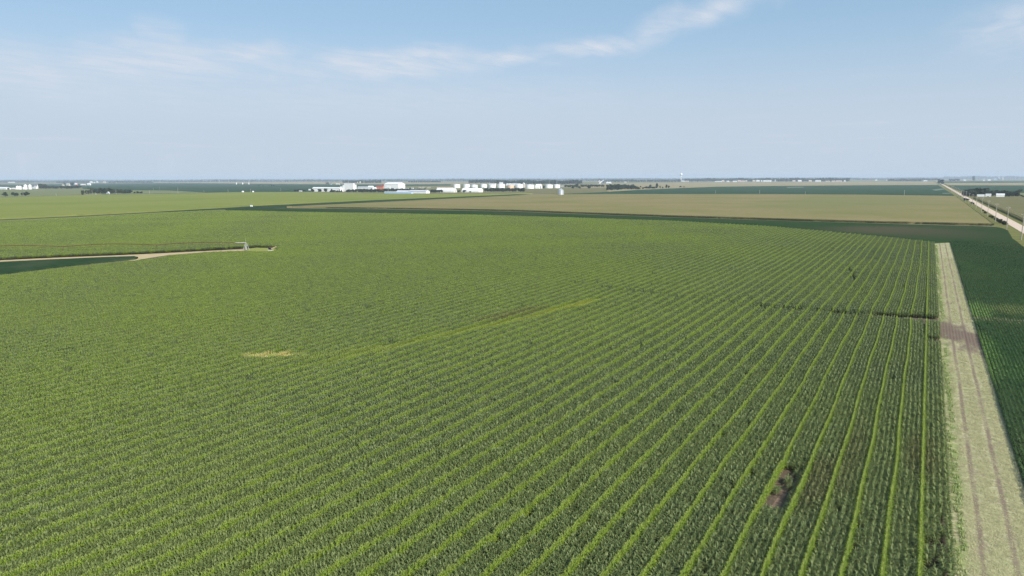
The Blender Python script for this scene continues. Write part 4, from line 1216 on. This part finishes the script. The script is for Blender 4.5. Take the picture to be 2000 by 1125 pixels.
for x, w in ((506, 'leftmost'), (514, 'second'), (525.6, 'third'), (530.8, 'fourth'), (535, 'rightmost')):
    tree(x, 363.8, 361.6 + rnd.uniform(-.3, .5), 2.6, 'round', 'tiny dark bush on the far blue green field, %s of five' % w, 'bushes on the far green field', 'bush', 'bush')
building('pump_house', 'small white pump house on a pale patch between the cornfields', 'hut', 488.6, 492.6, 493.6, 404.2, 402.2, 401, m_white, m_whiter)

# right farm
building('farmhouse', 'low white house with a broad pale roof, leftmost at the right farm', 'house', 1908, 1922.5, 1923, 385.4, 383.2, 379.8, m_white, m_whiter)
building('shed', 'middle white shed of the right farm with a dark doorway', 'shed', 1924.4, 1935.6, 1936, 385, 380, 378.4, m_white, m_whiter, door=('s', -.1, 4, 3))
building('shed', 'wide white shed, rightmost at the right farm', 'shed', 1945.4, 1962, 1962.3, 385, 380.2, 378.4, m_white, m_whiter)

# town on the right horizon
TOWN = [(1318, 1327, 354.6, 353, 352.4, m_pink, 'low pinkish building left of the water tower foot'), (1331.4, 1336, 355, 353.8, 353, m_white, 'small white building right of the water tower foot'),
        (1338, 1344, 355, 354, 353.2, m_pink, 'pale building second right of the water tower'), (1396, 1408, 355.2, 354.2, 353.6, m_white, 'long pale low roof at the left end of the town'),
        (1409.6, 1414.4, 355.4, 353.6, 352, m_pink, 'pinkish gabled house at the left end of the town'), (1419, 1424, 355.4, 353.8, 353, m_white, 'pale house right of the pinkish gabled one'),
        (1431, 1438, 355.4, 354, 353.2, m_white, 'pale long house near the middle left of town'), (1440.2, 1446.4, 355.2, 353.4, 352, m_pink, 'larger pink house in the left half of town'),
        (1447.4, 1454, 355.4, 353.8, 352.8, m_pink, 'second pink house right of the larger pink one'), (1455.8, 1459, 355.2, 353.6, 352.4, m_beige, 'narrow cream house left of the white elevator'),
        (1469.6, 1475, 355, 353.4, 352, m_beige, 'cream house two left of the white elevator'), (1477, 1483, 355, 353.2, 351.6, m_white, 'white gabled house left of the white elevator'),
        (1486, 1488.6, 355.2, 353.2, 352, m_white, 'narrow white house touching the elevator sheds'),
        (1490.2, 1505, 355.2, 353, 352, m_white, 'long bright white shed left of the elevator head'), (1508.6, 1520.4, 354.4, 351.8, 350.6, m_white, 'bright white shed right of the elevator head'),
        (1548, 1553, 354.8, 353.4, 352.2, m_pink, 'grey pink gabled house right of the elevator'), (1558.4, 1565, 355, 353.4, 351.8, m_white, 'bright white gabled house in the right half of town'),
        (1579.4, 1585, 355, 353.6, 351.8, m_beige, 'cream gabled house left of the plain white hall'), (1592.2, 1602.4, 355, 352.8, 352, m_white, 'plain bright white hall in the right half of town'),
        (1612.6, 1620, 355, 353.8, 353, m_beige, 'low cream house right of the plain white hall'), (1624.4, 1631, 355, 353.8, 352.8, m_beige, 'second low cream house right of the white hall'),
        (1632.6, 1643.6, 354.8, 353.4, 352.6, m_pink, 'long low pinkish building near the right end of town'), (1648.2, 1651.2, 354.8, 353.2, 352, m_white, 'small pale house at the right end of town'),
        (1660, 1671, 351.6, 350.6, 350, m_white, 'bright thin roof high on the horizon right of town'), (1709, 1713, 353, 351.6, 350.8, m_white, 'pale house left of the trees toward the road'),
        (1731.6, 1735, 353, 351.6, 350.8, m_white, 'small white house at the left of the roadside wood'), (1782.6, 1785, 353.6, 352.2, 351.4, m_white, 'tiny white house inside the roadside wood'),
        (1799.4, 1804, 351.6, 350.2, 349, m_white, 'white house above others left of the far road end'), (1803.6, 1811, 354.2, 353, 352, m_white, 'white house below others left of the far road end'),
        (1857.6, 1861, 353.6, 352.6, 351.6, m_white, 'pale roof leftmost beyond the road'), (1866.4, 1870, 353.6, 352.6, 351.6, m_white, 'pale roof second beyond the road'),
        (1882, 1886.6, 353.2, 352.2, 351, m_white, 'bright white roof left of the tall isolated tree'), (1920, 1923.4, 353.2, 352.2, 351.2, m_white, 'small white shed right of the tall isolated tree'),
        (1929.4, 1934.6, 353, 351.8, 350.6, m_white, 'white shed left of the far grain elevator')]
for (x0, x1, yb, ye, yr, m, lb) in TOWN:
    building('town_building', lb, 'building', x0, x1, x1, yb, ye, yr, m, m_whiter if m is m_white else m, group='buildings along the right horizon')
flat_block('grain_elevator', 'white elevator head standing up in the middle of town', 'elevator', 1505.6, 1508.6, 1508.8, 354.6, 348.4, m_white, m_white)
for x, w in ((1950.6, 'left'), (1957.2, 'right')):
    tank('grain_bin', 'grey blue bin of the far grain elevator, %s one of a pair' % w, x - 1.8, x + 1.8, 346.2, 351.8, m_gray, m_whiter, 'bins of the far grain elevator', 'bin', .5)
flat_block('grain_elevator', 'pale blue elevator shed left of the far pair of bins', 'elevator', 1941.4, 1948, 1948.2, 351.8, 348.2, m_blue, m_whiter)

# water tower
p = at(1330, 354.4); sc_ = ((p - CAM) @ FW) / F
t = thing('water_tower', 'white ball shaped water tower above the horizon', 'water tower', (p[0], p[1], 0))
zc_ = height(1330, 354.4, 340.7)
rr = 2.5 * sc_
obj('column', MB().lathe([(1.3 * sc_, 0), (.7 * sc_, 2 * sc_), (.5 * sc_, zc_ * .5), (.7 * sc_, zc_ - rr * .9)], 16), m_white, t, True)
obj('tank', MB().lathe([(rr * max(.02, math.sin(math.pi * i / 12)), zc_ - rr * math.cos(math.pi * i / 12)) for i in range(13)], 20), m_white, t, True)


def mast(name, label, x, yb, yt, wid):
    wid *= 1.6
    p = at(x, yb); hgt = height(x, yb, yt)
    t = thing(name, label, 'mast', (p[0], p[1], 0))
    m = MB()
    for a in range(3):
        c = (wid * math.cos(a * 2.094), wid * math.sin(a * 2.094))
        m.tube((*c, 0), (*c, hgt), wid * .28, wid * .28, 4)
    k = int(hgt / (wid * 3))
    for i in range(k):
        z0_, z1_ = hgt * i / k, hgt * (i + 1) / k
        for a in range(3):
            c = (wid * math.cos(a * 2.094), wid * math.sin(a * 2.094)); d = (wid * math.cos((a + 1) * 2.094), wid * math.sin((a + 1) * 2.094))
            m.tube((*c, z0_), (*d, z1_), wid * .16, wid * .16, 3)
    obj('lattice', m, m_gray, t)
    obj('antenna', MB().tube((0, 0, hgt), (0, 0, hgt * 1.04), wid * .2, wid * .1, 5), m_gray, t)
    return t


mast('radio_mast', 'thin lattice mast standing behind the tank farm', 1087.6, 362, 340.4, .55)
mast('radio_mast', 'very thin tall mast above the far elevator on the right', 1947.4, 353, 331, .6)


# ------------------------------------------------------------------ utility poles
def pole_meshes(hgt, arms):
    return MB().tube((0, 0, -.3), (0, 0, hgt), .27, .17, 8).mesh('shaft', m_pole), arms


shaft_tall = MB().tube((0, 0, -.2), (0, 0, 19.3), .34, .22, 8).mesh('shaft', m_pole)
armm = MB(); armm.box(-1.5, 1.5, -.09, .09, 18.0, 18.25).mesh
arm_tall = MB().box(-1.5, 1.5, -.26, -.08, 18.0, 18.22).mesh('crossarm', m_pole)
ins = MB()
for u in (-1.3, 0.6, 1.3): ins.lathe([(.09, 18.222), (.12, 18.4), (.05, 18.6)], 6, u, -.17)
ins_me = ins.mesh('insulator', m_white)
ORD = ['nearest', 'second', 'third', 'fourth', 'fifth', 'sixth', 'seventh', 'eighth', 'ninth', 'tenth', 'eleventh', 'twelfth', 'thirteenth', 'fourteenth', 'fifteenth', 'sixteenth', 'seventeenth', 'eighteenth']
for i in range(18):
    y = 640 + 121 * i
    lb = ('tall utility pole beside the gravel road, %s to the camera' % ORD[i] if i == 0 else 'tall utility pole beside the gravel road, %s nearest to the camera' % ORD[i])
    t = thing('utility_pole', lb, 'pole', (60.8 + .15 * math.sin(i * 2.1), y, 0), 'utility poles along the gravel road', .03 * math.sin(i))
    for nm, me in (('shaft', shaft_tall), ('crossarm', arm_tall), ('insulator', ins_me)):
        o = bpy.data.objects.new(nm, me); COL.objects.link(o); o.parent = t
        o.scale.z = 1 + .03 * math.sin(i * 1.7)
    t.rotation_euler.x = .008 * math.sin(i * 3.3); t.rotation_euler.y = .01 * math.sin(i * 1.9 + 1)
# conductors of the roadside line
wm_ = MB()
m_wire = M('wire', (.25, .25, .26), .5)
for i in range(17):
    for u in (-1.3, .6, 1.3):
        y0_, y1_ = 640 + 121 * i, 640 + 121 * (i + 1)
        pts_ = [(60.8 + u, y0_ + (y1_ - y0_) * q / 6, 18.62 - 1.6 * (1 - (2 * q / 6 - 1) ** 2)) for q in range(7)]
        for a, b in zip(pts_[:-1], pts_[1:]): wm_.tube(a, b, .014, .014, 3)
tag(obj('power_line', wm_, m_wire), 'thin wires strung between the roadside utility poles', 'wires')


def small_pole(x, yb, yt, lb, wid=.3, group=None):
    p = at(x, yb); h = height(x, yb, yt)
    t = thing('utility_pole', lb, 'pole', (p[0], p[1], 0), group)
    obj('shaft', MB().tube((0, 0, -.2), (0, 0, h), wid, wid * .75, 6), m_pole, t)
    obj('crossarm', MB().box(-1.2, 1.2, -.12 - wid, -wid, h - 1.2, h - .9), m_pole, t)


for (x, yb, yt, lb) in [(45.4, 383.8, 376, 'pale pole in front of the largest lone tree'), (110, 383, 377, 'short pale pole on the edge of the light green corn'),
                        (170.2, 380.6, 373, 'slim pole in front of the left end of the cottage grove'), (180.3, 380, 371, 'slim pole left of the white cottage'),
                        (227, 379.8, 370, 'tallest pole, right of the white cottage'), (292.5, 378.8, 371.8, 'pole right of the three round bushes'),
                        (312, 371.4, 365, 'far pole on the blue green field line'), (300, 371.6, 367.4, 'shorter far pole left of the one on the green field line'),
                        (347.8, 377.8, 365.8, 'pole standing before the thin tan lane'), (398.4, 376, 371, 'pole at the end of the thin tan lane'),
                        (445.5, 375.8, 369.4, 'pole left of the two low white tanks'), (489.5, 375.4, 369, 'pole between the two low white tanks'),
                        (548.5, 373, 367, 'pole left of the small dark trees by the works'), (1397.6, 378.6, 371.6, 'pale post left in the long dark green field'),
                        (1483.6, 378.8, 371.2, 'second pale post in the long dark green field'), (1572.6, 379.6, 374, 'third pale post in the long dark green field'),
                        (1766, 382, 371, 'rightmost pale post in the long dark green field')]:
    small_pole(x, yb, yt, lb, 0.42)

# ------------------------------------------------------------------ irrigation pivot
def pivot():
    # line of the arm on the ground
    e0 = at(481, 488.5)[:2]; e1 = at(0, 497.5)[:2]
    d = (e1 - e0) / np.linalg.norm(e1 - e0); dv = Vector((d[0], d[1], 0)); side = Vector((-d[1], d[0], 0))
    t = thing('irrigation_pivot', 'long rusty irrigation arm with a pale grey pivot tower in the corn', 'irrigation arm', (e0[0], e0[1], 0))
    HZ = 4.4
    span = 54.0
    n = 5
    pipe, tr = MB(), MB()
    for s in range(n):
        q = 10
        pts_ = [dv * (s * span + span * i / q) + Vector((0, 0, HZ + 1.1 * math.sin(math.pi * i / q))) for i in range(q + 1)]
        for a, b in zip(pts_[:-1], pts_[1:]): pipe.tube(a, b, .22, .22, 6)
        lo = [dv * (s * span + span * i / q) + Vector((0, 0, HZ + 1.1 * math.sin(math.pi * i / q) - 1.25 * min(1, 3 * math.sin(math.pi * i / q)))) for i in range(q + 1)]
        for i, (a, b) in enumerate(zip(lo[:-1], lo[1:])): tr.tube(a, b, .06, .06, 4)
        for i in range(1, q):
            for sg in (-.6, .6): tr.tube(pts_[i], lo[i] + side * sg, .03, .03, 4)
    obj('pipe', pipe, m_rust, t); obj('truss', tr, m_rust, t)
    for s in range(1, n + 1):
        c = dv * (s * span)
        tw = MB()
        for sg in (-1, 1):
            tw.tube(c + side * (sg * 2.1) + Vector((0, 0, .9)), c + side * (sg * .15) + Vector((0, 0, HZ)), .07, .06, 5)
        tw.tube(c + side * -2.3 + Vector((0, 0, .8)), c + side * 2.3 + Vector((0, 0, .8)), .11, .11, 5)
        tw.tube(c + side * -1.2 + Vector((0, 0, 2.5)), c + side * 1.2 + Vector((0, 0, 2.5)), .05, .05, 4)
        o = obj('tower', tw, m_rust, t)
        for sg in (-1, 1):
            k = c + side * (sg * 2.1)
            w_ = MB().tube(k - dv * .16 + Vector((0, 0, .68)), k + dv * .16 + Vector((0, 0, .68)), .68, .68, 14)
            obj('wheel', w_, m_tyre, o)
    # white pivot tower
    pt = MB()
    for a, b in ((-1, -1), (-1, 1), (1, -1), (1, 1)):
        pt.tube((a * 1.4, b * 1.4, 0), (a * .35, b * .35, HZ), .12, .10, 5)
    for zz, rr_ in ((1.4, 1.08), (2.9, .72)):
        for a, b, c, e in ((-1, -1, 1, -1), (1, -1, 1, 1), (1, 1, -1, 1), (-1, 1, -1, -1)):
            pt.tube((a * rr_, b * rr_, zz), (c * rr_, e * rr_, zz), .07, .07, 4)
    obj('pivot_tower', pt, m_zinc, t)
    obj('riser', MB().tube((0, 0, 0), (0, 0, HZ + .5), .2, .16, 10).tube((0, 0, HZ + .35), tuple(dv * 6.5 + Vector((0, 0, HZ + .5))), .2, .18, 8), m_zinc, t)
    obj('control_box', MB().box(.5, 1.3, -1.3, -.8, 1.2, 2.6), m_zinc, t)
    obj('antenna', MB().tube((0, 0, HZ + .5), (0, 0, HZ + 3.6), .06, .04, 5), m_zinc, t)
    return t


pivot()
# the little machine in the clearing
p = at(529, 489.5)
t = thing('pump_unit', 'small dark pump unit with a tan spout in the pale grass clearing', 'pump', (p[0], p[1], .15))
obj('housing', MB().box(-1.5, .6, -.7, .7, .45, 1.7), m_hole, t)
obj('skid', MB().box(-1.8, 1.4, -.8, -.5, 0, .4).box(-1.8, 1.4, .5, .8, 0, .4), m_white, t)
obj('cover', MB().add([(-1.6, -.8, 1.703), (.7, -.8, 1.703), (.7, .8, 1.703), (-1.6, .8, 1.703), (-.9, -.3, 2.1), (.2, -.3, 2.1), (.2, .3, 2.1), (-.9, .3, 2.1)], [(0, 1, 5, 4), (1, 2, 6, 5), (2, 3, 7, 6), (3, 0, 4, 7), (4, 5, 6, 7), (3, 2, 1, 0)]), m_rust, t)
obj('spout', MB().tube((.6, 0, 1.0), (3.4, 1.6, 2.4), .35, .3, 8), m_dirt, t)

# parked vehicle beside the cottage
p = at(188, 379.6)
t = thing('parked_car', 'pale car parked left of the white cottage', 'car', (p[0], p[1], 0), None, .9)
cb = MB(); cb.add([(-2.3, -.9, .45), (2.3, -.9, .45), (2.3, .9, .45), (-2.3, .9, .45), (-2.3, -.9, 1.0), (2.3, -.9, .95), (2.3, .9, .95), (-2.3, .9, 1.0), (-1.9, -.75, 1.55), (.6, -.75, 1.6), (.6, .75, 1.6), (-1.9, .75, 1.55), (1.2, -.85, 1.02), (1.2, .85, 1.02)],
                  [(0, 3, 2, 1), (0, 1, 5, 12, 4), (1, 2, 6, 5), (2, 3, 7, 13, 6), (3, 0, 4, 7), (5, 6, 13, 12), (4, 12, 9, 8), (12, 13, 10, 9), (13, 7, 11, 10), (7, 4, 8, 11), (8, 9, 10, 11)])
obj('body', cb, m_white, t)
for x in (-1.4, 1.4):
    for y in (-.92, .72): obj('wheel', MB().tube((x, y, .36), (x, y + .2, .36), .36, .36, 12), m_tyre, t)


# ------------------------------------------------------------------ far woods on the horizon
def wood(name, label, specs, m, seed, rows=2):
    """crowns standing side by side in depth: x0, x1 (picture), base y, top y"""
    r = random.Random(seed)
    V, Fc = [], []
    for (x0, x1, yb, yt, step) in specs:
        x = x0
        while x < x1:
            for k_ in range(rows):
                b = (yb(x) if callable(yb) else yb) - k_ * .25
                tp = (yt(x) if callable(yt) else yt) + r.uniform(-.5, .7)
                p = at(x + r.uniform(-.4, .4) * step, b)
                h = max(4, height(x, b, tp)); w_ = step * ((p - CAM) @ FW) / F * r.uniform(.7, 1.2)
                for q in range(26):
                    v = Vector((r.gauss(0, 1), r.gauss(0, 1), r.gauss(0, 1))).normalized()
                    c = Vector((p[0] + v.x * w_ * .5, p[1] + v.y * w_ * .5, h * .55 + v.z * h * .42))
                    nrm = (v + Vector((r.gauss(0, .3), r.gauss(0, .3), r.gauss(0, .3)))).normalized()
                    u = nrm.orthogonal().normalized(); s_ = nrm.cross(u)
                    e = h * .30; e2 = w_ * .26
                    n0 = len(V)
                    V += [tuple(c + u * e2), tuple(c + s_ * e), tuple(c - u * e2), tuple(c - s_ * e)]
                    Fc.append((n0, n0 + 1, n0 + 2, n0 + 3))
            x += step
    for i, v in enumerate(V):
        if v[2] < .05: V[i] = (v[0], v[1], .05)
    o = obj(name, MB().add(V, Fc), m)
    return tag(o, label, 'wood', None, 'stuff')


hz = lambda x: 349.3 - .0028 * (x - 1000)
m_wood = crop_mat('far_wood_leaf', [(.026, .040, .020), (.036, .052, .026)], rough=.8, spec=0.0, transl=0, fine=.02)
wood('far_wood', 'long blue grey line of woods along the whole horizon', [(-120, 2120, lambda x: hz(x) + 3.0, lambda x: hz(x) + .3 - .6 * math.sin(x * .017) - .5 * math.sin(x * .051), 5.0), (-120, 2120, lambda x: hz(x) + 2.0, lambda x: hz(x) - .2 - .5 * math.sin(x * .031 + 2), 6.0),
                                                              (-120, 2120, lambda x: hz(x) + 1.4, lambda x: hz(x) - .9 - .4 * math.sin(x * .013 + 1), 7.0), (-120, 1180, lambda x: hz(x) + 4.4, lambda x: hz(x) + 1.2 - .7 * math.sin(x * .043 + 1), 5.0), (1180, 1840, lambda x: hz(x) + 4.2, lambda x: hz(x) + 1.6 - .7 * math.sin(x * .053 + 1), 6.0)], m_wood, 3)
wood('town_wood', 'dark tree belt standing behind the town on the right', [(1340, 1660, lambda x: 354.6, lambda x: hz(x) + .4 - .6 * math.sin(x * .11), 3.6)], m_wood, 5, 3)
wood('roadside_wood', 'dark low trees between the town and the far end of the road', [(1736, 1800, lambda x: 353.8, lambda x: 350 - .7 * math.sin(x * .25), 3.4), (1800, 1832, lambda x: 352.6, lambda x: 348.8, 3.4)], m_wood, 6)
wood('works_wood', 'dark woods on the horizon behind the tank farm', [(918, 972, lambda x: 358, lambda x: 351.6 - .9 * math.sin((x - 918) * .06), 3.6), (970, 1135, lambda x: 359.5, lambda x: 352.6 - .8 * math.sin(x * .13), 4.2)], m_wood, 7, 3)
wood('left_wood', 'broken dark tree line below the left horizon', [(-120, 66, lambda x: 357, lambda x: 353.4, 3.2), (110, 175, lambda x: 357.4, lambda x: 353.8, 3.4), (214, 300, lambda x: 357.2, lambda x: 354.2, 3.0), (672, 745, lambda x: 357.6, lambda x: 352.2, 3.4), (800, 862, lambda x: 356.4, lambda x: 353.2, 3.0)], m_wood, 8)
wood('right_wood', 'dark tree line along the right horizon beyond the road', [(1846, 2120, lambda x: 349.4, lambda x: 344.3 - .5 * math.sin(x * .09), 4.0), (1856, 1874, lambda x: 353.6, lambda x: 349.6, 3.2), (1170, 1330, lambda x: 355.4, lambda x: 351.4 - .8 * math.sin(x * .2), 3.6)], m_wood, 9)

# ------------------------------------------------------------------ air
hm = bpy.data.materials.new('haze'); hm.use_nodes = True
N, L = hm.node_tree.nodes, hm.node_tree.links
N.clear()
pv = N.new('ShaderNodeVolumePrincipled'); pv.inputs['Color'].default_value = (.74, .86, 1.0, 1); pv.inputs['Density'].default_value = 4.8e-5; pv.inputs['Anisotropy'].default_value = 0.0
om = N.new('ShaderNodeOutputMaterial'); L.new(pv.outputs[0], om.inputs['Volume'])
hb = MB().box(-R_ - 500, R_ + 500, -R_ - 500, R_ + 500, -1.0, 150.0)
tag(obj('haze', hb, hm), 'thin pale summer haze over the plain', 'haze', None, 'stuff')
